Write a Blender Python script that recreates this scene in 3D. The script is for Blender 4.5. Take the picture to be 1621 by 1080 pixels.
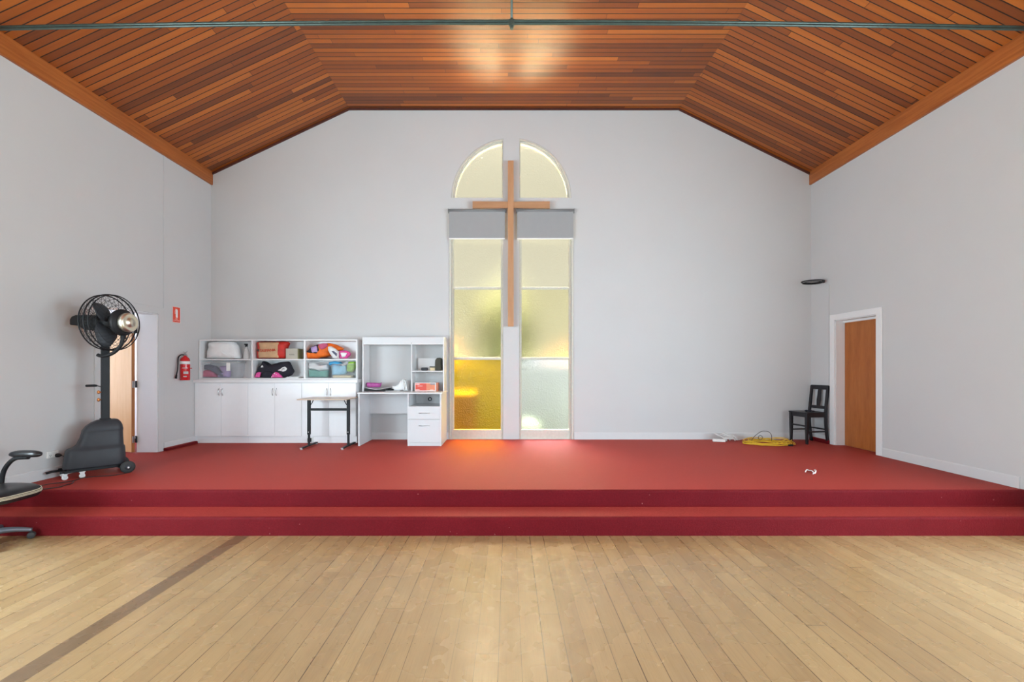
import bpy, bmesh, math, random
from math import sin, cos, pi, radians, sqrt, atan2
from mathutils import Vector, Matrix, noise
from mathutils.geometry import tessellate_polygon

random.seed(7)
SC = bpy.context.scene
COL = SC.collection
for o in list(bpy.data.objects):
    bpy.data.objects.remove(o)

# ------------------------------------------------------------------ camera
F = 700.0                      # focal length in pixels of the 1621 wide frame
CX, CY = 805.0, 583.0          # principal point in the photograph
EYE = 1.611
cam_d = bpy.data.cameras.new('camera')
cam_d.sensor_width = 36.0
cam_d.lens = 36.0 * F / 1621.0
cam_d.shift_x = (810.5 - CX) / 1621.0
cam_d.shift_y = (CY - 540.0) / 1621.0
cam_d.clip_end = 300
cam = bpy.data.objects.new('camera', cam_d)
cam.location = (0, 0, EYE)
cam.rotation_euler = (pi / 2, 0, 0)
COL.objects.link(cam)
SC.camera = cam

# ------------------------------------------------------------------ world, light, exposure
SC.view_settings.view_transform = 'Standard'
SC.view_settings.look = 'None'
SC.view_settings.gamma = 1.0
SC.view_settings.use_curve_mapping = False
SC.view_settings.exposure = 0.0
SC.cycles.use_denoising = True
SC.cycles.max_bounces = 10
SC.cycles.diffuse_bounces = 6
SC.cycles.transparent_max_bounces = 16
SC.cycles.sample_clamp_indirect = 20.0

WORLD_STRENGTH = 1.08
world = bpy.data.worlds.new('overcast_daylight')
SC.world = world
world.use_nodes = True
wn = world.node_tree.nodes
wl = world.node_tree.links
bg = wn['Background']
tc = wn.new('ShaderNodeTexCoord')
sep = wn.new('ShaderNodeSeparateXYZ')
rmp = wn.new('ShaderNodeValToRGB')
rmp.color_ramp.elements[0].position = 0.47
rmp.color_ramp.elements[0].color = (0.86, 0.90, 0.92, 1)
rmp.color_ramp.elements[1].position = 0.85
rmp.color_ramp.elements[1].color = (4.0, 4.15, 4.3, 1)
wl.new(tc.outputs['Generated'], sep.inputs[0])
wl.new(sep.outputs['Z'], rmp.inputs[0])
wl.new(rmp.outputs[0], bg.inputs[0])
bg.inputs[1].default_value = WORLD_STRENGTH


def sun(name, direction, energy, angle, color=(1, 1, 1)):
    d = bpy.data.lights.new(name, 'SUN')
    d.energy = energy
    d.angle = radians(angle)
    d.color = color
    o = bpy.data.objects.new(name, d)
    o.rotation_euler = Vector(direction).to_track_quat('-Z', 'Y').to_euler()
    o.location = (0, 20, 12)
    COL.objects.link(o)
    return o


def area(name, loc, direction, sx, sy, power, color=(1, 1, 1)):
    d = bpy.data.lights.new(name, 'AREA')
    d.shape = 'RECTANGLE'
    d.size = sx
    d.size_y = sy
    d.energy = power
    d.color = color
    o = bpy.data.objects.new(name, d)
    o.location = loc
    o.rotation_euler = Vector(direction).to_track_quat('-Z', 'Z').to_euler()
    COL.objects.link(o)
    return o


# hazy sun behind the arched window
sun('sun', (0.03, -0.50, -0.86), 44.0, 30, (1.0, 0.97, 0.93))
# second sun, added to light the paving so it glows on the ceiling
sun('ceiling_glow_sun', (0.05, -0.10, -0.99), 150.0, 1.0, (1.0, 0.94, 0.82))

XL, XR, YB, YR = -5.26, 5.35, 7.82, -5.0
STG = 0.351                   # stage level
FILL_WINDOWS = [(-3.4, -1.6), (-0.9, 0.9), (1.6, 3.4)]
SWZ0, SWZ1 = 0.5, 3.1
for (a, b) in FILL_WINDOWS:   # fill lamps added at assumed windows, out of view in the side walls
    area('fill_light', (XL - 0.02, (a + b) / 2, (SWZ0 + SWZ1) / 2), (1, 0, 0), b - a, SWZ1 - SWZ0, 325, (0.765, 0.95, 1.06))
    area('fill_light', (XR + 0.02, (a + b) / 2, (SWZ0 + SWZ1) / 2), (-1, 0, 0), b - a, SWZ1 - SWZ0, 325, (0.765, 0.95, 1.06))
area('fill_light', (0, YR - 0.02, 1.75), (0, 1, 0), 7.0, 2.9, 45, (0.765, 0.95, 1.06))  # rear fill lamp, added behind the camera
# daylight of the side room behind the open door
area('side_room_daylight', (-7.9, 6.9, 1.9), (1, 0, 0), 2.0, 2.0, 75, (0.86, 0.91, 1))

# ------------------------------------------------------------------ node helpers


class NT:
    def __init__(s, name):
        s.m = bpy.data.materials.new(name)
        s.m.use_nodes = True
        s.t = s.m.node_tree
        s.n = s.t.nodes
        s.b = s.n['Principled BSDF']
        s.out = s.n['Material Output']

    def new(s, typ, **kw):
        n = s.n.new(typ)
        for k, v in kw.items():
            setattr(n, k, v)
        return n

    def link(s, a, b):
        s.t.links.new(a, b)

    def put(s, v, sock):
        if isinstance(v, (int, float)):
            sock.default_value = v
        elif isinstance(v, tuple):
            sock.default_value = v if len(v) == 4 or sock.type == 'VECTOR' else v + (1,)
        else:
            s.link(v, sock)

    def math(s, op, a, b=0.0, c=None):
        n = s.new('ShaderNodeMath', operation=op)
        s.put(a, n.inputs[0])
        s.put(b, n.inputs[1])
        if c is not None:
            s.put(c, n.inputs[2])
        return n.outputs[0]

    def mix(s, fac, a, b, blend='MIX'):
        n = s.new('ShaderNodeMix', data_type='RGBA', blend_type=blend)
        s.put(fac, n.inputs[0])
        s.put(a, n.inputs[6])
        s.put(b, n.inputs[7])
        return n.outputs[2]

    def coords(s, kind='Object'):
        return s.new('ShaderNodeTexCoord').outputs[kind]

    def mapping(s, vec, scale=(1, 1, 1)):
        n = s.new('ShaderNodeMapping')
        s.link(vec, n.inputs[0])
        n.inputs['Scale'].default_value = scale
        return n.outputs[0]

    def noise(s, vec, scale, detail=3, rough=0.5):
        n = s.new('ShaderNodeTexNoise')
        s.link(vec, n.inputs['Vector'])
        n.inputs['Scale'].default_value = scale
        n.inputs['Detail'].default_value = detail
        n.inputs['Roughness'].default_value = rough
        return n.outputs[0]

    def ramp(s, fac, stops):
        n = s.new('ShaderNodeValToRGB')
        e = n.color_ramp.elements
        while len(e) < len(stops):
            e.new(0.5)
        for el, (p, c) in zip(e, stops):
            el.position = p
            el.color = c if len(c) == 4 else c + (1,)
        s.put(fac, n.inputs[0])
        return n.outputs[0]

    def bump(s, h, strength=0.3, dist=0.01):
        n = s.new('ShaderNodeBump')
        n.inputs['Strength'].default_value = strength
        n.inputs['Distance'].default_value = dist
        s.link(h, n.inputs['Height'])
        s.link(n.outputs[0], s.b.inputs['Normal'])

    def set(s, **kw):
        for k, v in kw.items():
            s.put(v, s.b.inputs[k.replace('_', ' ')])
        return s


def plain(name, col, rough=0.5, metal=0.0, var=0.06, scale=12.0, bump=0.0, bscale=200.0, **kw):
    t = NT(name)
    co = t.coords()
    n = t.noise(co, scale, 3)
    dark = tuple(c * (1 - var) for c in col)
    lite = tuple(min(1, c * (1 + var)) for c in col)
    c = t.ramp(n, [(0.3, dark), (0.7, lite)])
    t.set(Base_Color=c, Roughness=rough, Metallic=metal)
    if bump:
        t.bump(t.noise(co, bscale, 2), bump, 0.002)
    for k, v in kw.items():
        t.put(v, t.b.inputs[k.replace('_', ' ')])
    return t.m


M = {}
M['wall'] = plain('painted_plaster', (0.60, 0.603, 0.605), 0.75, var=0.012, scale=1.2, bump=0.05, bscale=60)
M['trim_white'] = plain('white_gloss_trim', (0.80, 0.805, 0.81), 0.4, var=0.01)
M['desk_white'] = plain('desk_white_board', (0.68, 0.685, 0.70), 0.4, var=0.008)
M['desk_edge'] = plain('desk_white_edge', (0.73, 0.73, 0.735), 0.4, var=0.008)
M['skirting'] = plain('skirting_paint', (0.67, 0.675, 0.68), 0.45, var=0.01)
M['frame_white'] = plain('window_frame_paint', (0.62, 0.61, 0.54), 0.5, var=0.05, scale=30)
M['melamine'] = plain('white_melamine', (0.89, 0.895, 0.91), 0.35, var=0.008)
M['melamine_edge'] = plain('white_melamine_edge', (0.80, 0.80, 0.805), 0.4, var=0.008)
M['black_metal'] = plain('black_powdercoat', (0.014, 0.015, 0.017), 0.5, var=0.1, Specular_IOR_Level=0.22)
M['black_plastic'] = plain('black_plastic', (0.015, 0.015, 0.016), 0.5, var=0.1, Specular_IOR_Level=0.22)
M['grey_plastic'] = plain('charcoal_moulded_plastic', (0.034, 0.036, 0.042), 0.5, var=0.08, Specular_IOR_Level=0.3, bump=0.15, bscale=300)
M['black_gloss'] = plain('black_leatherette', (0.014, 0.013, 0.014), 0.3, var=0.1, bump=0.1, bscale=90)
M['black_paint'] = plain('black_paint_wood', (0.010, 0.009, 0.012), 0.38, var=0.25, scale=20)
M['rubber'] = plain('rubber', (0.03, 0.03, 0.03), 0.7, var=0.1)
M['chrome'] = plain('brushed_chrome', (0.62, 0.62, 0.62), 0.28, metal=1.0)
M['gold_metal'] = plain('champagne_metal', (0.74, 0.68, 0.56), 0.36, metal=1.0, var=0.03)
M['grey_metal'] = plain('grey_metal_base', (0.16, 0.17, 0.20), 0.35, metal=0.5)
M['white_plastic'] = plain('white_plastic', (0.82, 0.82, 0.80), 0.4, var=0.02)
M['red_paint'] = plain('red_enamel', (0.62, 0.015, 0.02), 0.22, var=0.05)
M['sign_red'] = plain('sign_red', (0.78, 0.07, 0.03), 0.4, var=0.03)
M['white'] = plain('white_print', (0.85, 0.85, 0.85), 0.6, var=0.01)
M['green_pipe'] = plain('green_painted_steel', (0.055, 0.085, 0.075), 0.3, metal=0.3, var=0.15)
M['blind'] = plain('grey_blind_fabric', (0.345, 0.35, 0.355), 0.8, var=0.01, bump=0.1, bscale=500)
M['blind_metal'] = plain('blind_tube', (0.22, 0.225, 0.23), 0.4, var=0.02)
M['yellow_cable'] = plain('yellow_cable', (0.80, 0.50, 0.03), 0.45, var=0.1)
M['white_cable'] = plain('white_cable', (0.75, 0.76, 0.75), 0.5, var=0.03)
M['dark_cable'] = plain('dark_cable', (0.03, 0.02, 0.02), 0.5)
M['cloth_white'] = plain('white_cloth', (0.80, 0.80, 0.80), 0.85, var=0.03, scale=14)
M['kraft'] = plain('kraft_paper', (0.58, 0.36, 0.20), 0.8, var=0.12, scale=8)
M['red_cloth'] = plain('red_bag_side', (0.52, 0.02, 0.012), 0.6, var=0.2, scale=9)
M['beige_box'] = plain('beige_card', (0.48, 0.45, 0.38), 0.7, var=0.04)
M['olive'] = plain('olive_print', (0.20, 0.19, 0.08), 0.7)
M['orange_cloth'] = plain('orange_cloth', (0.86, 0.17, 0.015), 0.7, var=0.15, scale=10)
M['black_cloth'] = plain('black_cloth', (0.014, 0.012, 0.022), 0.8, var=0.2)
M['pink_cloth'] = plain('pink_cloth', (0.70, 0.08, 0.32), 0.7, var=0.2, scale=20)
M['lilac_cloth'] = plain('lilac_cloth', (0.42, 0.30, 0.55), 0.8, var=0.15)
M['dusty_pink'] = plain('dusty_pink_cloth', (0.55, 0.10, 0.20), 0.85, var=0.15)
M['slate_cloth'] = plain('slate_cloth', (0.09, 0.10, 0.16), 0.85, var=0.15)
M['teal_cloth'] = plain('teal_towel', (0.10, 0.36, 0.30), 0.9, var=0.12, scale=25)
M['blue_cloth'] = plain('blue_cloth', (0.06, 0.36, 0.66), 0.8, var=0.15, scale=16)
M['lightblue_cloth'] = plain('light_blue_cloth', (0.30, 0.58, 0.75), 0.8, var=0.2, scale=16)
M['green_cloth'] = plain('lime_cloth', (0.30, 0.55, 0.08), 0.8, var=0.25, scale=14)
M['cream'] = plain('cream_card', (0.72, 0.60, 0.38), 0.7)
M['purple'] = plain('purple_plastic', (0.42, 0.08, 0.30), 0.5, var=0.2, scale=25)
M['book_dark'] = plain('dark_olive_cover', (0.035, 0.03, 0.012), 0.5, var=0.2)
M['carton_red'] = plain('carton_red', (0.72, 0.09, 0.06), 0.5, var=0.05)
M['carton_orange'] = plain('carton_orange', (0.75, 0.25, 0.14), 0.5, var=0.05)
M['grey_print'] = plain('grey_print', (0.25, 0.30, 0.34), 0.5)
M['copper'] = plain('copper_knob', (0.65, 0.25, 0.08), 0.35, metal=0.7)
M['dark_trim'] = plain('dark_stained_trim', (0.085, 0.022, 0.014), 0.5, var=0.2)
M['stripe'] = plain('pale_piping', (0.62, 0.58, 0.44), 0.6)
M['print_red'] = plain('red_print', (0.60, 0.05, 0.02), 0.6)
M['black_print'] = plain('black_print', (0.02, 0.02, 0.02), 0.6)
M['side_room'] = plain('side_room_paint', (0.80, 0.82, 0.86), 0.7, var=0.01)


def wood(name, c1, c2, axis=2, rough=0.4, grain=1.0, coat=0.0, stretch=9.0):
    t = NT(name)
    co = t.coords()
    sc = [stretch, stretch, stretch]
    sc[axis] = 0.7
    v = t.mapping(co, tuple(sc))
    n = t.noise(v, 2.0 * grain, 5, 0.6)
    n2 = t.noise(v, 14.0 * grain, 3, 0.6)
    f = t.math('ADD', t.math('MULTIPLY', n, 0.75), t.math('MULTIPLY', n2, 0.25))
    t.set(Base_Color=t.ramp(f, [(0.32, c1), (0.68, c2)]), Roughness=rough, Coat_Weight=coat, Coat_Roughness=0.15)
    return t.m


M['cross_wood'] = wood('cross_pine', (0.46, 0.23, 0.11), (0.58, 0.32, 0.17), 2, 0.5)
M['cross_wood_x'] = wood('cross_pine_horizontal', (0.42, 0.21, 0.10), (0.55, 0.30, 0.16), 0, 0.5)
M['beam'] = wood('fascia_timber', (0.30, 0.075, 0.014), (0.50, 0.16, 0.035), 1, 0.4, stretch=16)
M['door_dark'] = wood('door_veneer', (0.34, 0.095, 0.016), (0.47, 0.15, 0.03), 2, 0.5, grain=1.0, stretch=5)
M['door_light'] = wood('door_veneer_light', (0.78, 0.45, 0.19), (0.88, 0.56, 0.27), 2, 0.5, grain=1.0, stretch=8)
M['door_edge'] = wood('door_edge_timber', (0.28, 0.09, 0.02), (0.42, 0.16, 0.04), 2, 0.4)
M['table_wood'] = wood('table_laminate', (0.50, 0.36, 0.26), (0.62, 0.47, 0.35), 0, 0.3)


def ceiling_material():
    t = NT('varnished_ceiling_boards')
    co = t.coords()
    s = t.new('ShaderNodeSeparateXYZ')
    t.link(co, s.inputs[0])
    x, y = s.outputs['X'], s.outputs['Y']
    W = 0.088
    yy = t.math('DIVIDE', y, W)
    idx = t.math('FLOOR', yy)
    fr = t.math('FRACT', yy)
    panel = t.math('ADD', t.math('GREATER_THAN', x, 3.0), t.math('GREATER_THAN', x, -2.81))
    idp = t.math('ADD', idx, t.math('MULTIPLY', panel, 137.0))
    w1 = t.new('ShaderNodeTexWhiteNoise', noise_dimensions='1D')
    t.link(idp, w1.inputs['W'])
    off = t.math('MULTIPLY', w1.outputs[0], 17.3)
    u = t.math('ADD', t.math('DIVIDE', x, 2.9), off)
    seg = t.math('FLOOR', u)
    uf = t.math('FRACT', u)
    w2 = t.new('ShaderNodeTexWhiteNoise', noise_dimensions='2D')
    cb = t.new('ShaderNodeCombineXYZ')
    t.link(idp, cb.inputs[0])
    t.link(seg, cb.inputs[1])
    t.link(cb.outputs[0], w2.inputs['Vector'])
    r = w2.outputs[0]
    cb2 = t.new('ShaderNodeCombineXYZ')
    t.link(t.math('MULTIPLY', x, 0.9), cb2.inputs[0])
    t.link(t.math('MULTIPLY', y, 22.0), cb2.inputs[1])
    t.link(t.math('MULTIPLY', r, 40.0), cb2.inputs[2])
    g = t.noise(cb2.outputs[0], 1.6, 5, 0.6)
    f = t.math('ADD', t.math('MULTIPLY', r, 0.72), t.math('MULTIPLY', g, 0.36))
    c = t.ramp(f, [(0.06, (0.085, 0.022, 0.006)), (0.26, (0.195, 0.047, 0.007)), (0.62, (0.315, 0.076, 0.008)),
                   (0.92, (0.46, 0.130, 0.016))])
    # reddish-dark patches of single boards
    gap = t.math('MAXIMUM', t.math('LESS_THAN', fr, 0.125), t.math('LESS_THAN', uf, 0.0015))
    c2 = t.mix(gap, c, (0.022, 0.008, 0.004))
    t.set(Base_Color=c2, Roughness=t.math('ADD', 0.31, t.math('MULTIPLY', g, 0.16)))
    h = t.math('SUBTRACT', t.math('MULTIPLY', g, 0.08), gap)
    # slightly cupped boards
    h = t.math('ADD', h, t.math('MULTIPLY', r, 0.15))
    t.bump(h, 0.45, 0.006)
    return t.m


def floor_material():
    t = NT('hardwood_floor_boards')
    co = t.coords()
    s = t.new('ShaderNodeSeparateXYZ')
    t.link(co, s.inputs[0])
    x, y = s.outputs['X'], s.outputs['Y']
    W = 0.128
    xx = t.math('ADD', t.math('DIVIDE', x, W), 0.45)
    idx = t.math('FLOOR', xx)
    fr = t.math('FRACT', xx)
    w1 = t.new('ShaderNodeTexWhiteNoise', noise_dimensions='1D')
    t.link(idx, w1.inputs['W'])
    off = t.math('MULTIPLY', w1.outputs[0], 13.7)
    u = t.math('ADD', t.math('DIVIDE', y, 3.3), off)
    seg = t.math('FLOOR', u)
    uf = t.math('FRACT', u)
    w2 = t.new('ShaderNodeTexWhiteNoise', noise_dimensions='2D')
    cb = t.new('ShaderNodeCombineXYZ')
    t.link(idx, cb.inputs[0])
    t.link(seg, cb.inputs[1])
    t.link(cb.outputs[0], w2.inputs['Vector'])
    r = w2.outputs[0]
    cb2 = t.new('ShaderNodeCombineXYZ')
    t.link(t.math('MULTIPLY', x, 26.0), cb2.inputs[0])
    t.link(t.math('MULTIPLY', y, 1.3), cb2.inputs[1])
    t.link(t.math('MULTIPLY', r, 31.0), cb2.inputs[2])
    g = t.noise(cb2.outputs[0], 1.5, 6, 0.65)
    big = t.noise(co, 0.9, 3, 0.6)
    f = t.math('ADD', t.math('MULTIPLY', r, 0.42), t.math('MULTIPLY', g, 0.58))
    c = t.ramp(f, [(0.12, (0.265, 0.155, 0.068)), (0.36, (0.345, 0.215, 0.094)), (0.66, (0.405, 0.262, 0.117)),
                   (0.9, (0.46, 0.315, 0.155))])
    c = t.mix(t.math('MULTIPLY', t.math('SUBTRACT', big, 0.35), 0.5), c, (0.41, 0.29, 0.16))
    # the one very dark board at the left
    dark = t.math('COMPARE', idx, -20.0, 0.4)
    c = t.mix(t.math('MULTIPLY', dark, 0.85), c, (0.13, 0.075, 0.038))
    # scuffs and specks
    sp = t.noise(t.mapping(co, (1, 0.4, 1)), 95, 1, 0.5)
    c = t.mix(t.math('MULTIPLY', t.math('GREATER_THAN', sp, 0.80), 0.3), c, (0.80, 0.66, 0.46))
    fine = t.noise(t.mapping(co, (120, 3.0, 1)), 1.0, 4, 0.7)
    c = t.mix(t.math('MULTIPLY', t.math('LESS_THAN', fine, 0.44), 0.22), c, (0.22, 0.13, 0.06))
    cloud = t.noise(t.mapping(co, (3.0, 1.1, 1)), 1.3, 5, 0.65)
    c = t.mix(t.math('MULTIPLY', t.math('GREATER_THAN', cloud, 0.5), t.math('MULTIPLY', t.math('SUBTRACT', cloud, 0.5), 1.6)), c, (0.26, 0.16, 0.08))
    # nail rows along the joists
    ny = t.math('ABSOLUTE', t.math('SUBTRACT', t.math('FRACT', t.math('DIVIDE', y, 0.47)), 0.5))
    nx = t.math('ABSOLUTE', t.math('SUBTRACT', t.math('ABSOLUTE', t.math('SUBTRACT', fr, 0.5)), 0.33))
    nail = t.math('MULTIPLY', t.math('LESS_THAN', ny, 0.007), t.math('LESS_THAN', nx, 0.025))
    c = t.mix(t.math('MULTIPLY', nail, 0.8), c, (0.08, 0.04, 0.02))
    gapw = t.math('ADD', 0.012, t.math('MULTIPLY', w1.outputs[0], 0.032))
    gap = t.math('MAXIMUM', t.math('LESS_THAN', fr, gapw), t.math('LESS_THAN', uf, 0.0008))
    c = t.mix(t.math('MULTIPLY', gap, 0.9), c, (0.06, 0.03, 0.012))
    rg = t.math('ADD', 0.17, t.math('MULTIPLY', t.noise(co, 5, 2, 0.5), 0.20))
    t.set(Base_Color=c, Roughness=rg, IOR=1.68)
    h = t.math('SUBTRACT', t.math('MULTIPLY', fine, 0.08), gap)
    t.bump(h, 0.25, 0.003)
    return t.m


def carpet_material():
    t = NT('red_carpet')
    co = t.coords()
    n = t.noise(co, 230, 2, 0.7)
    n2 = t.noise(co, 2.3, 4, 0.6)
    n3 = t.noise(co, 60, 3, 0.7)
    f = t.math('ADD', t.math('MULTIPLY', n, 0.5), t.math('ADD', t.math('MULTIPLY', n2, 0.2), t.math('MULTIPLY', n3, 0.3)))
    c = t.ramp(f, [(0.32, (0.085, 0.002, 0.005)), (0.55, (0.14, 0.005, 0.010)), (0.72, (0.21, 0.011, 0.016))])
    lint = t.noise(co, 31, 2, 0.5)
    c = t.mix(t.math('MULTIPLY', t.math('GREATER_THAN', lint, 0.775), 0.5), c, (0.6, 0.35, 0.32))
    t.set(Base_Color=c, Roughness=0.5, Sheen_Weight=0.6, Sheen_Roughness=0.35, Sheen_Tint=(1.0, 0.15, 0.10, 1),
          Specular_IOR_Level=0.10)
    t.bump(t.math('ADD', n, n3), 0.6, 0.006)
    return t.m


def glass_material(name, col, clear=0.16, rough=0.32):
    t = NT(name)
    co = t.coords()
    vor = t.new('ShaderNodeTexVoronoi', feature='SMOOTH_F1')
    t.link(co, vor.inputs['Vector'])
    vor.inputs['Scale'].default_value = 42.0
    bm_ = t.new('ShaderNodeBump')
    bm_.inputs['Strength'].default_value = 0.55
    bm_.inputs['Distance'].default_value = 0.01
    t.link(vor.outputs['Distance'], bm_.inputs['Height'])
    gl = t.new('ShaderNodeBsdfRefraction')
    gl.inputs['Color'].default_value = col + (1,)
    gl.inputs['Roughness'].default_value = rough
    gl.inputs['IOR'].default_value = 1.3
    t.link(bm_.outputs[0], gl.inputs['Normal'])
    tr = t.new('ShaderNodeBsdfTransparent')
    tr.inputs['Color'].default_value = col + (1,)
    mx = t.new('ShaderNodeMixShader')
    mx.inputs[0].default_value = clear
    t.link(gl.outputs[0], mx.inputs[1])
    t.link(tr.outputs[0], mx.inputs[2])
    gs = t.new('ShaderNodeBsdfGlossy')
    gs.inputs['Roughness'].default_value = 0.2
    t.link(bm_.outputs[0], gs.inputs['Normal'])
    m2 = t.new('ShaderNodeMixShader')
    m2.inputs[0].default_value = 0.05
    t.link(mx.outputs[0], m2.inputs[1])
    t.link(gs.outputs[0], m2.inputs[2])
    t.link(m2.outputs[0], t.out.inputs[0])
    return t.m


def clear_plastic(name, col=(0.9, 0.92, 0.93), opacity=0.18):
    t = NT(name)
    t.set(Base_Color=col, Roughness=0.2)
    tr = t.new('ShaderNodeBsdfTransparent')
    mx = t.new('ShaderNodeMixShader')
    mx.inputs[0].default_value = opacity
    t.link(tr.outputs[0], mx.inputs[1])
    t.link(t.b.outputs[0], mx.inputs[2])
    t.link(mx.outputs[0], t.out.inputs[0])
    return t.m


def mesh_guard_material():
    t = NT('fine_wire_net')
    t.set(Base_Color=(0.03, 0.03, 0.03), Roughness=0.4)
    return t.m


M['ceiling'] = ceiling_material()
M['floor'] = floor_material()
M['carpet'] = carpet_material()
# single thickness panes are tinted where light enters and where it leaves: colours are square roots
M['glass_cream'] = glass_material('obscure_cream_glass', (0.90, 0.86, 0.725))
M['glass_yellow'] = glass_material('obscure_pale_yellow_glass', (0.88, 0.83, 0.62))
M['glass_gold'] = glass_material('obscure_gold_glass', (0.93, 0.73, 0.10))
M['glass_clear'] = glass_material('obscure_clear_glass', (0.90, 0.92, 0.93))
M['tub'] = clear_plastic('clear_tub_plastic', (0.80, 0.81, 0.83), 0.12)
M['bottle'] = clear_plastic('bottle_plastic', (0.80, 0.80, 0.80), 0.55)
M['brick'] = plain('far_brick', (0.62, 0.30, 0.20), 0.9, var=0.1)
M['leaf'] = plain('leaves', (0.016, 0.024, 0.008), 0.9, var=0.4, scale=3)
M['lawn'] = plain('lawn', (0.07, 0.09, 0.04), 0.9, var=0.3, scale=5)
M['fence'] = plain('grey_screen_fence', (0.115, 0.122, 0.13), 0.8, var=0.1, scale=1.0)
M['ground'] = plain('bounce_paving', (0.75, 0.73, 0.68), 0.9, var=0.05, scale=1.5)
M['brown_timber'] = plain('brown_timber', (0.05, 0.024, 0.012), 0.8, var=0.2)

# ------------------------------------------------------------------ mesh helpers


class MB:
    """collects shapes into one mesh"""

    def __init__(s, mtx=None):
        s.bm = bmesh.new()
        s.M = mtx or Matrix.Identity(4)

    def _v(s, p):
        return s.bm.verts.new(s.M @ Vector(p))

    def _f(s, vs, smooth=False):
        try:
            f = s.bm.faces.new(vs)
            f.smooth = smooth
            return f
        except ValueError:
            return None

    def box(s, x0, x1, y0, y1, z0, z1, mtx=None):
        old = s.M
        if mtx is not None:
            s.M = s.M @ mtx
        v = [s._v((x, y, z)) for z in (z0, z1) for y in (y0, y1) for x in (x0, x1)]
        for q in ((0, 2, 3, 1), (4, 5, 7, 6), (0, 1, 5, 4), (2, 6, 7, 3), (0, 4, 6, 2), (1, 3, 7, 5)):
            s._f([v[i] for i in q])
        s.M = old
        return s

    def frame(s, x0, x1, z0, z1, y0, y1, w, wb=None):
        """rectangular picture-frame in the XZ plane"""
        wb = w if wb is None else wb
        s.box(x0, x0 + w, y0, y1, z0, z1)
        s.box(x1 - w, x1, y0, y1, z0, z1)
        s.box(x0 + w, x1 - w, y0, y1, z0, z0 + wb)
        s.box(x0 + w, x1 - w, y0, y1, z1 - w, z1)
        return s

    def prism(s, pts, a, b, axis='y', holes=(), smooth=False):
        """polygon with holes extruded; pts are 2D: (x,z) for axis y, (y,z) for axis x, (x,y) for axis z"""
        def P(p, t):
            if axis == 'y':
                return (p[0], t, p[1])
            if axis == 'x':
                return (t, p[0], p[1])
            return (p[0], p[1], t)
        loops = [list(pts)] + [list(h) for h in holes]
        tris = tessellate_polygon([[Vector((p[0], p[1], 0)) for p in lp] for lp in loops])
        A = [[s._v(P(p, a)) for p in lp] for lp in loops]
        B = [[s._v(P(p, b)) for p in lp] for lp in loops]
        fa = [v for lp in A for v in lp]
        fb = [v for lp in B for v in lp]
        for tr in tris:
            s._f([fa[i] for i in tr])
            s._f([fb[i] for i in reversed(tr)])
        for la, lb in zip(A, B):
            n = len(la)
            for i in range(n):
                s._f([la[i], la[(i + 1) % n], lb[(i + 1) % n], lb[i]], smooth)
        return s

    def tube(s, pts, r, n=8, closed=False, caps=True):
        pts = [Vector(p) for p in pts]
        rr = r if isinstance(r, (list, tuple)) else [r] * len(pts)
        rings = []
        up = None
        m = len(pts)
        for i, p in enumerate(pts):
            if closed:
                t = (pts[(i + 1) % m] - pts[i - 1]).normalized()
            else:
                t = (pts[min(i + 1, m - 1)] - pts[max(i - 1, 0)])
                t = t.normalized() if t.length > 1e-9 else Vector((0, 0, 1))
            if up is None:
                up = t.orthogonal().normalized()
            else:
                up = (up - t * up.dot(t))
                up = up.normalized() if up.length > 1e-6 else t.orthogonal().normalized()
            w = t.cross(up)
            rings.append([s._v(p + (up * cos(2 * pi * k / n) + w * sin(2 * pi * k / n)) * rr[i]) for k in range(n)])
        for i in range(m - (0 if closed else 1)):
            a, b = rings[i], rings[(i + 1) % m]
            for k in range(n):
                s._f([a[k], a[(k + 1) % n], b[(k + 1) % n], b[k]], True)
        if caps and not closed:
            s._f(list(reversed(rings[0])))
            s._f(rings[-1])
        return s

    def cyl(s, p0, p1, r, n=24, r2=None):
        return s.tube([p0, p1], [r, r if r2 is None else r2], n)

    def lathe(s, prof, origin=(0, 0, 0), axis=(0, 0, 1), n=32):
        """prof: list of (radius, height along axis)"""
        ax = Vector(axis).normalized()
        u = ax.orthogonal().normalized()
        w = ax.cross(u)
        o = Vector(origin)
        rings = []
        for (r, h) in prof:
            if r < 1e-6:
                rings.append([s._v(o + ax * h)])
            else:
                rings.append([s._v(o + ax * h + (u * cos(2 * pi * k / n) + w * sin(2 * pi * k / n)) * r) for k in range(n)])
        for a, b in zip(rings[:-1], rings[1:]):
            if len(a) == 1 and len(b) == 1:
                continue
            for k in range(n):
                k2 = (k + 1) % n
                if len(a) == 1:
                    s._f([a[0], b[k2], b[k]], True)
                elif len(b) == 1:
                    s._f([a[k], a[k2], b[0]], True)
                else:
                    s._f([a[k], a[k2], b[k2], b[k]], True)
        return s

    def loft(s, rings, smooth=True, cap=True):
        R = [[s._v(p) for p in r] for r in rings]
        n = len(R[0])
        for a, b in zip(R[:-1], R[1:]):
            for k in range(n):
                s._f([a[k], a[(k + 1) % n], b[(k + 1) % n], b[k]], smooth)
        if cap:
            s._f(list(reversed(R[0])), smooth)
            s._f(R[-1], smooth)
        return s

    def ball(s, c, rx, ry, rz, n=16, m=10, p=1.0):
        prof = []
        rings = []
        for i in range(1, m):
            a = -pi / 2 + pi * i / m
            ring = []
            for k in range(n):
                b = 2 * pi * k / n
                def sg(v):
                    return math.copysign(abs(v) ** p, v)
                ring.append((c[0] + rx * sg(cos(a)) * sg(cos(b)), c[1] + ry * sg(cos(a)) * sg(sin(b)), c[2] + rz * sg(sin(a))))
            rings.append(ring)
        R = [[s._v(q) for q in r] for r in rings]
        bot, top = s._v((c[0], c[1], c[2] - rz)), s._v((c[0], c[1], c[2] + rz))
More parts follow.
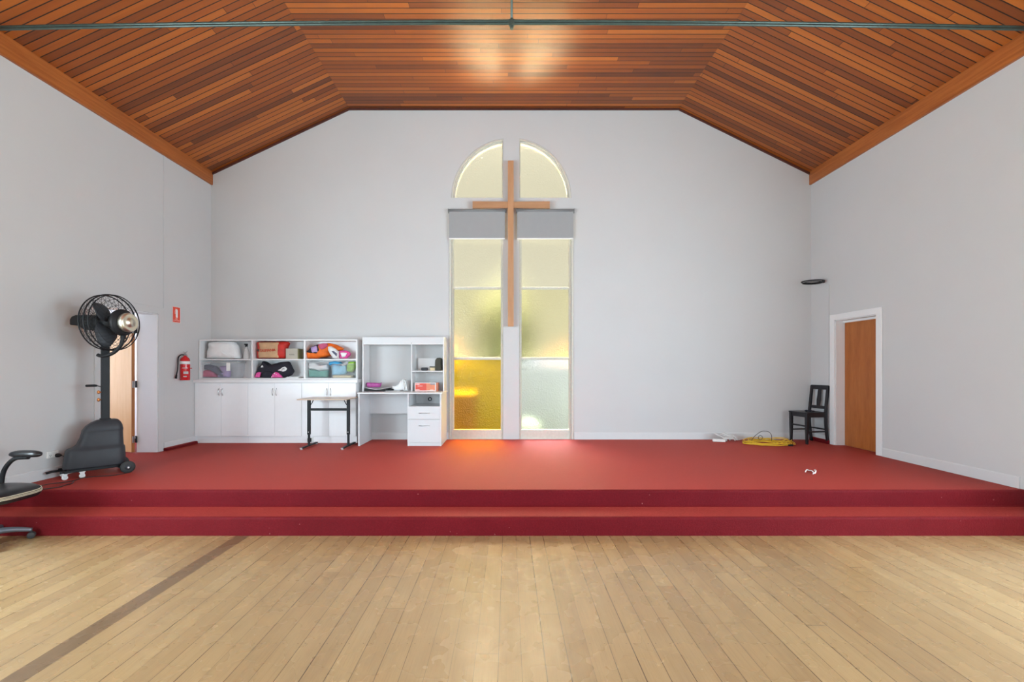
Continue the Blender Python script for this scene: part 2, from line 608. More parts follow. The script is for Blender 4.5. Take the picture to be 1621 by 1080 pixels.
        for a, b in zip(R[:-1], R[1:]):
            for k in range(n):
                s._f([a[k], a[(k + 1) % n], b[(k + 1) % n], b[k]], True)
        for k in range(n):
            s._f([bot, R[0][(k + 1) % n], R[0][k]], True)
            s._f([R[-1][k], R[-1][(k + 1) % n], top], True)
        return s

    def build(s, name, mat, parent=None, bevel=0.0, seg=2, subsurf=0):
        bmesh.ops.recalc_face_normals(s.bm, faces=s.bm.faces)
        me = bpy.data.meshes.new(name)
        s.bm.to_mesh(me)
        s.bm.free()
        me.materials.append(mat)
        o = bpy.data.objects.new(name, me)
        COL.objects.link(o)
        if parent is not None:
            o.parent = parent
        if bevel:
            b = o.modifiers.new('bevel', 'BEVEL')
            b.width = bevel
            b.segments = seg
            b.limit_method = 'ANGLE'
            b.angle_limit = radians(35)
        if subsurf:
            q = o.modifiers.new('subsurf', 'SUBSURF')
            q.levels = q.render_levels = subsurf
        return o


def tag(o, label, cat, group=None, kind=None):
    o['label'] = label
    o['category'] = cat
    if group:
        o['group'] = group
    if kind:
        o['kind'] = kind
    return o


def empty(name, loc=(0, 0, 0), rz=0.0):
    o = bpy.data.objects.new(name, None)
    o.empty_display_size = 0.1
    o.location = loc
    o.rotation_euler = (0, 0, rz)
    COL.objects.link(o)
    return o


def struct(o):
    o['kind'] = 'structure'
    return o


def copy_tree(o, parent=None):
    c = o.copy()
    COL.objects.link(c)
    if parent is not None:
        c.parent = parent
    for ch in [q for q in bpy.data.objects if q.parent == o]:
        copy_tree(ch, c)
    return c


def text_mesh(name, body, size, mat, parent, loc, rot=(pi / 2, 0, 0), depth=0.0006, sx=1.0):
    cu = bpy.data.curves.new('tmp_text', 'FONT')
    cu.body = body
    cu.size = size
    cu.extrude = depth
    cu.align_x = 'CENTER'
    cu.align_y = 'CENTER'
    to = bpy.data.objects.new('tmp_text', cu)
    COL.objects.link(to)
    dg = bpy.context.evaluated_depsgraph_get()
    me = bpy.data.meshes.new_from_object(to.evaluated_get(dg))
    bpy.data.objects.remove(to)
    me.name = name
    me.materials.clear()
    me.materials.append(mat)
    o = bpy.data.objects.new(name, me)
    o.location = loc
    o.rotation_euler = rot
    o.scale = (sx, 1, 1)
    o.parent = parent
    COL.objects.link(o)
    return o


def bx(x, D=YB):
    return (x - CX) * D / F


def bz(y, D=YB):
    return EYE + (CY - y) * D / F


# ------------------------------------------------------------------ room shell
WT = 0.20
H1, H2 = bz(274), bz(172)             # ceiling height at the walls / of the flat part
BL, BR = bx(553), bx(1074)            # where the ceiling folds


def rect(x0, x1, z0, z1):
    return [(x0, z0), (x1, z0), (x1, z1), (x0, z1)]


ACX, AZ, AR = bx(809.3), bz(313.5), 95.0 * YB / F
WLX0, WLX1 = bx(714.5), bx(796.5)
WRX0, WRX1 = bx(822.0), bx(904.5)
WZ0, WZ1 = STG, bz(335)


def quarter(side, r, cut, z0, n=20):
    """quarter-arch opening: side -1 left, +1 right; cut = x of the straight upright side"""
    d = abs(cut - ACX)
    a1 = math.acos(min(1, d / r))
    pts = [(cut, z0)]
    zz = z0 - AZ
    a0 = math.asin(max(0, zz / r))
    for i in range(n + 1):
        a = a0 + (a1 - a0) * i / n
        pts.append((ACX + side * r * cos(a), AZ + r * sin(a)))
    return pts


holes = [rect(WLX0, WLX1, WZ0 + 0.001, WZ1), rect(WRX0, WRX1, WZ0 + 0.001, WZ1),
         quarter(-1, AR, WLX1, AZ), quarter(1, AR, WRX0, AZ)]
outer = [(XL - WT, -0.05), (XR + WT, -0.05), (XR + WT, H1 + 0.15), (BR, H2 + 0.15), (BL, H2 + 0.15), (XL - WT, H1 + 0.15)]
struct(MB().prism(outer, YB, YB + 0.16, 'y', holes).build('wall_back', M['wall']))

DOOR_SILL = STG - 0.03
LD = (5.71, 6.63, STG, 2.425)         # left doorway
RD = (6.42, 7.24, STG, 2.394)         # right doorway
sidew = [rect(a, b, SWZ0, SWZ1) for a, b in FILL_WINDOWS]
wall_poly = rect(YR - WT, YB, -0.05, H1 + 0.1)
struct(MB().prism(wall_poly, XL - WT, XL, 'x', [rect(LD[0], LD[1], DOOR_SILL, LD[3])] + sidew).build('wall_left', M['wall']))
struct(MB().prism(wall_poly, XR, XR + WT, 'x', [rect(RD[0], RD[1], DOOR_SILL, RD[3])] + sidew).build('wall_right', M['wall']))
rear = [(XL, -0.05), (XR, -0.05), (XR, H1 + 0.15), (BR, H2 + 0.15), (BL, H2 + 0.15), (XL, H1 + 0.15)]
struct(MB().prism(rear, YR - WT, YR, 'y', [rect(-3.5, 3.5, 0.3, 3.2)]).build('wall_rear', M['wall']))  # opening left for the added rear fill lamp
struct(MB().box(XL, XR, YR, 4.26, -0.06, 0).build('floor', M['floor']))
ceil = [(XL, H1), (BL, H2), (BR, H2), (XR, H1), (XR, H1 + 0.12), (BR, H2 + 0.12), (BL, H2 + 0.12), (XL, H1 + 0.12)]
struct(MB().prism(ceil, YR, YB, 'y').build('ceiling', M['ceiling']))
# frames of the assumed side windows, out of view, added round the fill lamps
k = 5
for sx in (-1, 1):
    for (a, b) in FILL_WINDOWS:
        X = XL - 0.12 if sx < 0 else XR + 0.12
        m = MB()
        for q in (a, b - 0.05, (a + b) / 2 - 0.02):
            m.box(X - 0.02, X + 0.02, q, q + 0.05, SWZ0, SWZ1)
        for z in (SWZ0, SWZ1 - 0.05, 2.3):
            m.box(X - 0.02, X + 0.02, a, b, z, z + 0.05)
        struct(m.build('window_%d' % k, M['frame_white']))
        k += 1

# dark quadrant where the ceiling meets the back wall, timber fascias along the side walls
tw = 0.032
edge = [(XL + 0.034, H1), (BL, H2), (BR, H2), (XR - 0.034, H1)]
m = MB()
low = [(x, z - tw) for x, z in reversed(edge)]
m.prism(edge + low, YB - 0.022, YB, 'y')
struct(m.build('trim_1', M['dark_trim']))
for nm, xa, xb in (('trim_2', XL, XL + 0.034), ('trim_3', XR - 0.034, XR)):
    struct(MB().box(xa, xb, YR, YB, bz(293), H1 + 0.02).build(nm, M['beam'], bevel=0.003))
# slim cover battens on the side walls
struct(MB().box(XL, XL + 0.010, 6.735, 6.765, STG + 0.12, bz(293)).build('trim_4', M['wall'], bevel=0.002))
struct(MB().box(XR - 0.012, XR, 7.375, 7.40, STG + 0.1, 3.0).build('trim_5', M['wall'], bevel=0.002))

# skirting boards
sk = [(0, 0), (0.016, 0), (0.016, 0.11), (0.010, 0.122), (0, 0.122)]


def skirting(name, wall, a, b, z=STG):
    m = MB()
    if wall == 'left':
        m.prism([(XL + p[0], z + p[1]) for p in sk], a, b, 'y')
    elif wall == 'right':
        m.prism([(XR - p[0], z + p[1]) for p in sk], a, b, 'y')
    else:
        m.prism([(YB - p[0], z + p[1]) for p in sk], a, b, 'x')
    return struct(m.build(name, M['skirting']))


skirting('baseboard_left', 'left', 4.62, 5.60)
skirting('baseboard_left_far', 'left', 6.74, 7.80)
skirting('baseboard_right', 'right', 4.62, 6.32)
skirting('baseboard_right_far', 'right', 7.335, 7.80)
skirting('baseboard_back', 'back', XL + 0.018, WLX0 - 0.045)
skirting('baseboard_back_right', 'back', WRX1 + 0.045, XR - 0.018)
skirting('baseboard_left_near', 'left', YR, 4.24, 0)
skirting('baseboard_right_near', 'right', YR, 4.24, 0)

# the stage with its step, carpeted all over
def nose(y, z, r=0.028, n=6):
    return [(y + r - r * cos(a), z - r + r * sin(a)) for a in [pi / 2 * i / n for i in range(n + 1)]]


prof = [(4.247, 0.0)] + [(p[0], p[1]) for p in nose(4.247, 0.18)] + [(4.555, 0.18), (4.57, 0.19)] + nose(4.57, STG) + [(YB, STG), (YB, 0.0)]
m = MB()
m.prism(prof, XL, XR, 'x')
st = m.build('stage', M['carpet'])
for p in st.data.polygons:
    p.use_smooth = False
struct(st)
# carpet-covered kerbs at the foot of the side walls near the back corners
kr = MB()
kr.box(XR - 0.055, XR - 0.001, 6.0 + 1.335, YB - 0.02, STG - 0.005, STG + 0.062)
struct(kr.build('trim_6', M['carpet'], bevel=0.012, seg=3))
kl = MB()
kl.box(XL + 0.001, XL + 0.07, 6.72, 7.40, STG - 0.005, STG + 0.045)
struct(kl.build('trim_7', M['carpet'], bevel=0.018, seg=4))

# ------------------------------------------------------------------ arched window in four lights
GY = YB + 0.075                      # plane of the glass


def tall_window(name, x0, x1, glasses, side):
    fy0, fy1 = YB + 0.03, YB + 0.11
    w = 0.034
    m = MB()
    zs = [bz(681), bz(567.5), bz(455.5), WZ1]
    m.box(x0, x0 + w, fy0, fy1, WZ0, WZ1)
    m.box(x1 - w, x1, fy0, fy1, WZ0, WZ1)
    m.box(x0 + w, x1 - w, fy0, fy1, WZ0, zs[0] - 0.0)
    m.box(x0 + w, x1 - w, fy0, fy1, WZ1 - w, WZ1)
    for z in zs[1:3]:
        m.box(x0 + w, x1 - w, fy0 + 0.01, fy1, z - 0.016, z + 0.016)
    fr = struct(m.build(name, M['frame_white'], bevel=0.004))
    for i, g in enumerate(glasses):
        a = zs[i] + (0.016 if i else 0)
        b = zs[i + 1] - (0.016 if i < 2 else w)
        struct_pane = MB().box(x0 + w, x1 - w, GY - 0.003, GY + 0.003, a, b).build('pane', g, fr)
        # putty bead round each pane
        MB().frame(x0 + w, x1 - w, a, b, GY - 0.018, GY - 0.004, 0.010).build('glazing_bead', M['frame_white'], fr, bevel=0.003)
    # outer casing on the face of the wall
    cs = MB()
    cs.box(x0 - 0.035 if side < 0 else x1 + 0.003, x0 - 0.003 if side < 0 else x1 + 0.035, YB - 0.016, YB, STG, bz(378))
    cs.build('casing', M['frame_white'], fr, bevel=0.004)
    return fr


tall_window('window_1', WLX0, WLX1, [M['glass_gold'], M['glass_yellow'], M['glass_cream']], -1)
tall_window('window_2', WRX0, WRX1, [M['glass_clear'], M['glass_yellow'], M['glass_cream']], 1)


def arch_window(name, side, cut):
    w = 0.034
    fy0, fy1 = YB + 0.03, YB + 0.11
    m = MB()
    outer_p = quarter(side, AR, cut, AZ)
    inner_p = quarter(side, AR - 0.07, cut + side * w * 0.7, AZ + 0.02)
    m.prism(outer_p, fy0, fy1, 'y', [inner_p])
    fr = struct(m.build(name, M['frame_white'], bevel=0.003))
    m = MB()
    inner2 = quarter(side, AR - 0.035, cut + side * 0.012, AZ + 0.012)
    m.prism(quarter(side, AR - 0.002, cut + side * 0.002, AZ + 0.002), YB + 0.002, fy0, 'y', [inner2])
    m.build('moulding', M['frame_white'], fr, bevel=0.003)
    MB().prism(quarter(side, AR - 0.068, cut + side * w * 0.7, AZ + 0.018), GY - 0.003, GY + 0.003, 'y').build('pane', M['glass_cream'], fr)
    return fr


arch_window('window_3', -1, WLX1)
arch_window('window_4', 1, WRX0)


# ------------------------------------------------------------------ cross and blinds
cr = empty('wooden_cross', (bx(808.5, 7.7), 7.73, bz(323.5, 7.7)))
D_ = 7.70
zt, zb_ = bz(254, D_) - cr.location.z, bz(517, D_) - cr.location.z
hw = 4.6 * D_ / F
N = 24
L_, R_ = [], []
for i in range(N + 1):
    t_ = i / N
    z = zb_ + (zt - zb_) * t_
    w_ = hw * (0.93 + 0.10 * abs(sin(t_ * 5.3 + 0.6)))
    L_.append((-w_, z))
    R_.append((w_, z))
MB().prism(L_ + R_[::-1], -0.030, 0.012, 'y').build('upright', M['cross_wood'], cr, bevel=0.005)
xl, xr = bx(748, D_) - cr.location.x, bx(870.5, D_) - cr.location.x
hh = 5.4 * D_ / F
T_, B_ = [], []
for i in range(N + 1):
    t_ = i / N
    x = xl + (xr - xl) * t_
    h_ = hh * (0.90 + 0.12 * abs(2 * t_ - 1))
    T_.append((x, h_ - 0.004))
    B_.append((x, -h_ - 0.004))
MB().prism(B_ + T_[::-1], -0.022, 0.010, 'y').build('crossbeam', M['cross_wood_x'], cr, bevel=0.006)
MB().box(-0.03, 0.03, 0.012, YB - 7.732, -0.04, 0.04).build('wall_block', M['cross_wood'], cr)
tag(cr, 'plain pale wooden cross fixed on the wall between the two tall window lights', 'cross')


def blind(x0, x1, label):
    b = empty('roller_blind', ((x0 + x1) / 2, YB - 0.038, bz(334, YB - 0.035)))
    h = (x1 - x0) / 2
    r = 0.033
    MB().cyl((-h - 0.012, 0, 0), (h + 0.012, 0, 0), r, 20).build('roller_tube', M['blind_metal'], b)
    zbm = bz(378.5, YB - 0.035) - b.location.z
    m = MB()
    m.box(-h, h, -0.022, -0.020, zbm, 0.0)
    m.build('blind_fabric', M['blind'], b)
    MB().box(-h, h, -0.029, -0.013, zbm - 0.012, zbm + 0.010).build('bottom_bar', M['trim_white'], b, bevel=0.004)
    for sx in (-1, 1):
        MB().box(sx * (h + 0.015) - 0.003, sx * (h + 0.015) + 0.003, -0.030, 0.036, -0.034, 0.034).build('bracket', M['blind_metal'], b)
    tag(b, label, 'blind', 'grey roller blinds')


blind(bx(711, 7.78), bx(799.5, 7.78), 'grey roller blind partly lowered over the window light left of the cross')
blind(bx(818.5, 7.78), bx(907.5, 7.78), 'grey roller blind partly lowered over the window light right of the cross')

# ------------------------------------------------------------------ doors
# right door, closed, at the outer face of the wall
cas = MB()
y0, y1, z1 = RD[0], RD[1], RD[3]
cas.prism([(y0 - 0.10, STG), (y0 - 0.10, z1 + 0.095), (y1 + 0.10, z1 + 0.095), (y1 + 0.10, STG), (y1, STG), (y1, z1), (y0, z1), (y0, STG)],
          XR - 0.022, XR, 'x')
struct(cas.build('trim_8', M['trim_white'], bevel=0.006, seg=3))
lin = MB()
lin.box(XR + 0.001, XR + WT, y1 - 0.012, y1, STG, z1)
lin.box(XR + 0.001, XR + WT, y0, y0 + 0.012, STG, z1)
lin.box(XR + 0.001, XR + WT, y0, y1, z1 - 0.012, z1)
lin.box(XR + 0.12, XR + 0.145, y0 + 0.012, y1 - 0.012, z1 - 0.045, z1 - 0.012)
struct(lin.build('trim_9', M['trim_white']))
d2 = MB().box(XR + 0.145, XR + 0.185, y0 + 0.014, y1 - 0.014, STG + 0.004, z1 - 0.014).build('door_2', M['door_dark'], bevel=0.002)
struct(d2)
hd = MB()
hd.cyl((XR + 0.145, y0 + 0.08, STG + 1.0), (XR + 0.10, y0 + 0.08, STG + 1.0), 0.012, 12)
hd.ball((XR + 0.09, y0 + 0.08, STG + 1.0), 0.022, 0.026, 0.026, 14, 8)
hd.build('door_knob', M['chrome'], d2)
struct(MB().box(XR + 0.0005, XR + 0.16, RD[0], RD[1], STG - 0.1, STG - 0.0005).build('floor_threshold', M['carpet']))
struct(MB().box(XR + 0.186, XR + 0.30, y0 - 0.2, y1 + 0.2, 0.0, z1 + 0.3).build('wall_passage', M['side_room']))

# left doorway with casing flush painted like the wall
y0, y1, z1 = LD[0], LD[1], LD[3]
cas = MB()
cas.prism([(y0 - 0.10, STG), (y0 - 0.10, z1 + 0.10), (y1 + 0.10, z1 + 0.10), (y1 + 0.10, STG), (y1, STG), (y1, z1), (y0, z1), (y0, STG)],
          XL, XL + 0.014, 'x')
struct(cas.build('trim_10', M['wall'], bevel=0.004))
lin = MB()
lin.box(XL - WT - 0.105, XL - WT, y1 - 0.012, y1 + 0.09, STG, z1 + 0.05)
lin.box(XL - WT, XL - 0.001, y1 - 0.012, y1, STG, z1)
lin.box(XL - WT, XL - 0.001, y0, y0 + 0.012, STG, z1)
lin.box(XL - WT, XL - 0.001, y0, y1, z1 - 0.012, z1)
struct(lin.build('trim_11', M['trim_white']))
# leaf swung out into the side room
dl = empty('door_1', (-5.565, 6.585, STG), 0)
struct(dl)
ang = atan2(0.333, -0.943)
RL = Matrix.Rotation(ang, 4, 'Z')
LW = 0.82
MB(RL).box(0.004, LW, 0.001, 0.041, 0.012, 2.04).build('door_leaf', M['door_light'], dl, bevel=0.002)
MB(RL).box(0, 0.004, 0, 0.042, 0.010, 2.042).build('edge_strip', M['door_edge'], dl)
for z in (0.20, 1.02, 1.83):
    h = MB(RL)
    h.box(-0.002, 0.0, 0.006, 0.034, z - 0.05, z + 0.05)
    hg = h.build('hinge_plate', M['chrome'], dl)
    h = MB(RL)
    h.cyl((-0.010, -0.008, z - 0.05), (-0.010, -0.008, z + 0.05), 0.010, 10)
    h.box(-0.04, -0.008, -0.010, -0.002, z - 0.05, z + 0.05)
    h.build('hinge_knuckle', M['black_metal'], dl)
kb = MB(RL)
kb.cyl((LW - 0.07, 0.041, 0.95), (LW - 0.07, 0.085, 0.95), 0.011, 12)
kb.ball((LW - 0.07, 0.10, 0.95), 0.027, 0.022, 0.027, 14, 8)
kb.lathe([(0, 0), (0.028, 0), (0.028, 0.006), (0, 0.008)], (LW - 0.07, 0.041, 0.95), (0, 1, 0), 18)
kb.build('door_knob', M['chrome'], dl)
# the side room seen through the doorway
m = MB()
m.box(-8.2, XL - WT, 7.9, 8.0, 0, 3.2)
m.box(-8.2, XL - WT, 4.6, 4.7, 0, 3.2)
m.box(-8.3, -8.2, 4.6, 8.0, 0, 3.2)
m.box(-8.2, XL - WT, 4.7, 7.9, 3.1, 3.2)
struct(m.build('wall_side_room', M['side_room']))
struct(MB().box(-8.2, XL, 4.7, 7.9, 0.25, STG - 0.001).build('floor_side_room', M['carpet']))

# ------------------------------------------------------------------ tie rod under the ceiling
rod = empty('tie_rod', (0, 4.42, 5.06))
pts = []
for i in range(41):
    x = XL + (XR - XL) * i / 40
    pts.append((x, 0, -0.045 + 0.065 * (1 - (x / 5.4) ** 2)))
MB().tube(pts, 0.013, 10).build('upper_bar', M['green_pipe'], rod)
MB().tube([(p[0], p[1], p[2] - 0.024) for p in pts], 0.012, 10).build('lower_bar', M['green_pipe'], rod)
hx = bx(810, 4.42)
MB().cyl((hx, 0, -0.02), (hx, 0, H2 - 5.06), 0.0115, 12).build('hanger', M['green_pipe'], rod)
m = MB().cyl((hx, 0, -0.058), (hx, 0, 0.045), 0.018, 12)
m.box(hx - 0.028, hx + 0.028, -0.015, 0.015, -0.025, 0.03)
m.build('hanger_clamp', M['green_pipe'], rod, bevel=0.003)
tag(rod, 'thin dark green steel tie rod crossing the hall below the timber ceiling', 'tie rod')

# ------------------------------------------------------------------ base cabinets
CF = 7.40                          # front face of the doors
CZ = bz(601, CF)                   # worktop surface
CB = bz(606, CF)
cab_x = [XL + 0.006, bx(392, CF), bx(477.5, CF), bx(563.5, CF)]


def pull(m, x, z, y, L=0.115):
    pts_ = []
    for i in range(9):
        a = pi * i / 8
        pts_.append((x + 0.0, y - 0.028 * sin(a), z - L / 2 * cos(a)))
    return m.tube(pts_, 0.0055, 8)


cab_labels = ['white two-door cabinet under the worktop, against the left wall',
              'middle white two-door cabinet under the shared worktop',
              'white two-door cabinet under the worktop, standing behind the small folding table']
hut_z0 = CZ
for i in range(3):
    x0, x1 = cab_x[i] + 0.001, cab_x[i + 1] - 0.001
    c = empty('base_cabinet', ((x0 + x1) / 2, CF, STG))
    w = (x1 - x0) / 2
    dep = YB - CF - 0.03
    H = CB - STG
    body = MB()
    body.box(-w, w, 0.019, dep, 0.118, H - 0.001)
    body.build('carcass', M['melamine'], c)
    MB().box(-w, w, 0.045, dep - 0.02, 0.0, 0.118).build('plinth', M['melamine'], c)
    for s_ in (-1, 1):
        a, b = (-w + 0.0015, -0.0015) if s_ < 0 else (0.0015, w - 0.0015)
        d = MB().box(a, b, 0, 0.018, 0.120, H - 0.006).build('door', M['melamine'], c, bevel=0.0015)
        pull(MB(), s_ * 0.030, H - 0.155, 0.001).build('handle', M['chrome'], d)
    tag(c, cab_labels[i], 'cabinet', 'white base cabinets')
# worktop with a low upstand shelf edge
wt = MB().box(XL + 0.004, bx(566, CF - 0.02), CF - 0.035, YB - 0.02, CB, CZ).build('worktop', M['melamine_edge'], bevel=0.003)
tag(wt, 'long white worktop lying across the three base cabinets', 'worktop')

# open shelf unit
SF = 7.50
SZ1 = bz(537.5, SF)
sx0, sx1 = bx(315, SF), bx(565.5, SF)
sh = empty('shelf_unit', ((sx0 + sx1) / 2, SF, CZ))
ox, oz = sh.location.x, sh.location.z
tk = 0.022
dep = YB - SF - 0.02
zsh = bz(568.5, SF)
zb0 = CZ + 0.03
for xx in (sx0, bx(398, SF), bx(481, SF), sx1 - tk):
    ww = tk if xx in (sx0,) or xx == sx1 - tk else 0.026
    MB().box(xx - ox, xx - ox + ww, 0, dep, 0, SZ1 - oz - tk).build('side_panel' if ww == tk else 'divider', M['melamine_edge'], sh)
MB().box(sx0 - ox, sx1 - ox, 0, dep, SZ1 - oz - tk, SZ1 - oz).build('top_panel', M['melamine_edge'], sh)
MB().box(sx0 - ox, sx1 - ox, dep, dep + 0.006, 0, SZ1 - oz).build('back_panel', M['melamine'], sh)
bays = [(sx0 + tk, bx(398, SF)), (bx(398, SF) + 0.026, bx(481, SF)), (bx(481, SF) + 0.026, sx1 - tk)]
for a, b in bays:
    MB().box(a - ox + 0.0005, b - ox - 0.0005, 0.004, dep, zsh - oz - 0.02, zsh - oz).build('shelf', M['melamine_edge'], sh)
    MB().box(a - ox + 0.0005, b - ox - 0.0005, 0.002, dep, 0.0, 0.022).build('bottom_panel', M['melamine_edge'], sh)
tag(sh, 'white open shelf unit of six bays standing on the long worktop', 'shelf unit')
ZB = CZ + 0.0225                    # bottom of the lower bays
ZS = zsh + 0.0005


# ------------------------------------------------------------------ soft things
def puff(m, outline, y0, y1, seed=0, amp=0.006, n=40, cx=None, cz=None, flat=0.55):
    """a filled bag: outline in x,z swollen between the depths y0 (front) and y1 (back)"""
    pts = [Vector((p[0], p[1])) for p in outline]
    # resample the closed outline
    L = [0]
    for i in range(len(pts)):
        L.append(L[-1] + (pts[(i + 1) % len(pts)] - pts[i]).length)
    tot = L[-1]
    res = []
    j = 0
    for i in range(n):
        d = tot * i / n
        while L[j + 1] < d:
            j += 1
        f = (d - L[j]) / max(1e-9, L[j + 1] - L[j])
        res.append(pts[j].lerp(pts[(j + 1) % len(pts)], f))
    c = sum(res, Vector((0, 0))) / n
    if cx is not None:
        c = Vector((cx, cz))
    ym, h = (y0 + y1) / 2, (y1 - y0) / 2
    steps = [(-1, 0.0), (-0.98, 0.35), (-0.92, 0.62), (-0.72, 0.86), (-0.4, 0.97), (0, 1.0), (0.4, 0.97), (0.72, 0.86), (0.92, 0.62), (0.98, 0.35), (1, 0.0)]
    rings = []
    for (t, s_) in steps[1:-1]:
        ring = []
        for p in res:
            q = c + (p - c) * s_
            v = Vector((q.x, ym + h * t, q.y))
            nz = noise.noise(v * 14 + Vector((seed * 3.1, 0, 0)))
            nz2 = noise.noise(v * 34 + Vector((0, seed * 2.1, 0)))
            k_ = (1 - abs(s_ - 1) * 0) * amp
            v.y += nz * k_ * 2.2 + nz2 * k_
            v.x += nz2 * k_ * 0.5
            ring.append(tuple(v))
        rings.append(ring)
    R = [[m._v(p) for p in r] for r in rings]
    for a, b in zip(R[:-1], R[1:]):
        for k_ in range(n):
            m._f([a[k_], a[(k_ + 1) % n], b[(k_ + 1) % n], b[k_]], True)
    for r, t in ((R[0], -1), (R[-1], 1)):
        cv = m._v((c.x, ym + h * t + noise.noise(Vector((seed, t, 0))) * amp, c.y))
        for k_ in range(n):
            m._f([r[k_], r[(k_ + 1) % n], cv] if t < 0 else [r[(k_ + 1) % n], r[k_], cv], True)
    return m


def zp(pts_, D, z0=None):
    """outline points read off as picture positions at the depth D"""
    out = []
    for x, y in pts_:
        z = bz(y, D)
        if z0 is not None:
            z = max(z, z0)
        out.append((bx(x, D), z))
    return out


def patch(outline, y, mat, name, parent, amp=0.0, th=0.004):
    m = MB()
    puff(m, outline, y - th, y + th * 2, 3, 0.0005, 28)
    return m.build(name, mat, parent)


# ---- white pillow, top left bay
D = 7.56
P = puff(MB(), zp([(325, 567.6), (326, 557), (328, 549), (327, 543), (333, 540.6), (345, 540.2), (358, 540), (368, 541), (373, 547), (375, 555), (377, 563), (378, 567.6)], D, ZS + 0.003), 7.51, 7.74, 1, 0.006)
o = P.build('pillow', M['cloth_white'])
tag(o, 'plump white pillow stuffed into the top left bay of the open shelf unit', 'pillow')
# ---- spray bottle
sb = empty('spray_bottle', (bx(390.5, 7.6), 7.60, ZS + 0.001))
MB().lathe([(0, 0), (0.044, 0), (0.050, 0.01), (0.050, 0.07), (0.042, 0.12), (0.030, 0.16), (0.016, 0.20), (0.014, 0.215), (0, 0.215)], n=24).build('bottle_body', M['bottle'], sb)
m = MB()
m.cyl((0, 0, 0.213), (0, 0, 0.24), 0.017, 16)
m.box(-0.036, 0.018, -0.012, 0.012, 0.238, 0.262)
m.tube([(-0.015, 0, 0.24), (-0.024, 0, 0.225), (-0.022, 0, 0.205)], 0.005, 8)
m.build('trigger', M['black_plastic'], sb, bevel=0.003)
tag(sb, 'clear spray bottle with black trigger standing beside the white pillow', 'spray bottle')


# ---- tubs
def tub(x0, x1, z1, y0, y1, label, lid=None, z0=ZB + 0.001, taper=0.018):
    e = empty('storage_tub', ((x0 + x1) / 2, (y0 + y1) / 2, z0))
    hx_, hy_ = (x1 - x0) / 2, (y1 - y0) / 2
    H = z1 - z0
    def ring(s_, z, t=0):
        a, b = hx_ - s_, hy_ - s_
        pts_ = []
        r_ = 0.02
        for (cx_, cy_, a0) in ((a - r_, b - r_, 0), (-a + r_, b - r_, 90), (-a + r_, -b + r_, 180), (a - r_, -b + r_, 270)):
            for q in range(4):
                an = radians(a0 + 30 * q)
                pts_.append((cx_ + r_ * cos(an), cy_ + r_ * sin(an), z))
        return pts_
    m = MB()
    m.loft([ring(taper, 0.0), ring(0.006, H - 0.012), ring(0.0, H - 0.012), ring(0.0, H), ring(0.004, H), ring(0.009, H - 0.012), ring(taper + 0.003, 0.003)])
    m.build('tub_body', M['tub'], e)
    m = MB()
    m.tube([p for p in ring(0.001, H - 0.004)], 0.004, 6, closed=True)
    m.build('rim', M['bottle'], e)
    if lid:
        m = MB()
        m.box(-hx_ - 0.004, hx_ + 0.004, -hy_ - 0.003, hy_ + 0.003, H + 0.0045, H + 0.012)
        m.box(-hx_ + 0.02, hx_ - 0.02, -hy_ + 0.02, hy_ - 0.02, H + 0.012, H + 0.018)
        m.build('lid', M['bottle'], e, bevel=0.003)
        m = MB()
        m.box(hx_ * 0.42, hx_ * 0.62, -hy_ - 0.009, -hy_ - 0.003, H * 0.45, H - 0.004)
        m.build('latch', M['white_plastic'], e, bevel=0.002)
    tag(e, label, 'storage tub', 'clear plastic storage tubs')
    return e


tub(bx(317.5, 7.53), bx(376.5, 7.53), bz(574, 7.53), 7.52, 7.76, 'lidded clear tub of pink and slate cloths in the lower left bay', lid=True)
a, b = bx(317.5, 7.6) + 0.06, bx(376.5, 7.6)
o = puff(MB(), zp([(320, 597.5), (320, 587), (326, 585.5), (334, 587), (340, 590), (342, 597.5)], 7.60, ZB + 0.006), 7.56, 7.72, 5, 0.005).build('folded_cloth', M['dusty_pink'])
tag(o, 'dusty pink cloth folded at the left inside the lidded clear tub', 'cloth', 'cloths inside the lidded tub')
o = puff(MB(), zp([(323, 584.6), (323, 577.5), (332, 577), (341, 580), (347, 588), (357, 595), (352, 597), (343, 592), (334, 586)], 7.60, ZB + 0.006), 7.56, 7.68, 6, 0.005).build('folded_cloth', M['slate_cloth'])
tag(o, 'slate blue cloth lying over the pink cloth in the lidded tub', 'cloth', 'cloths inside the lidded tub')
o = puff(MB(), zp([(343, 597.5), (343, 594), (350, 595.6), (358, 596), (359, 590), (352, 583), (346, 580), (358, 579), (362, 588), (361, 597.5)], 7.60, ZB + 0.006), 7.58, 7.71, 8, 0.004).build('folded_cloth', M['lilac_cloth'])
tag(o, 'greyish lilac cloth at the right of the pink and slate ones in the lidded tub', 'cloth', 'cloths inside the lidded tub')

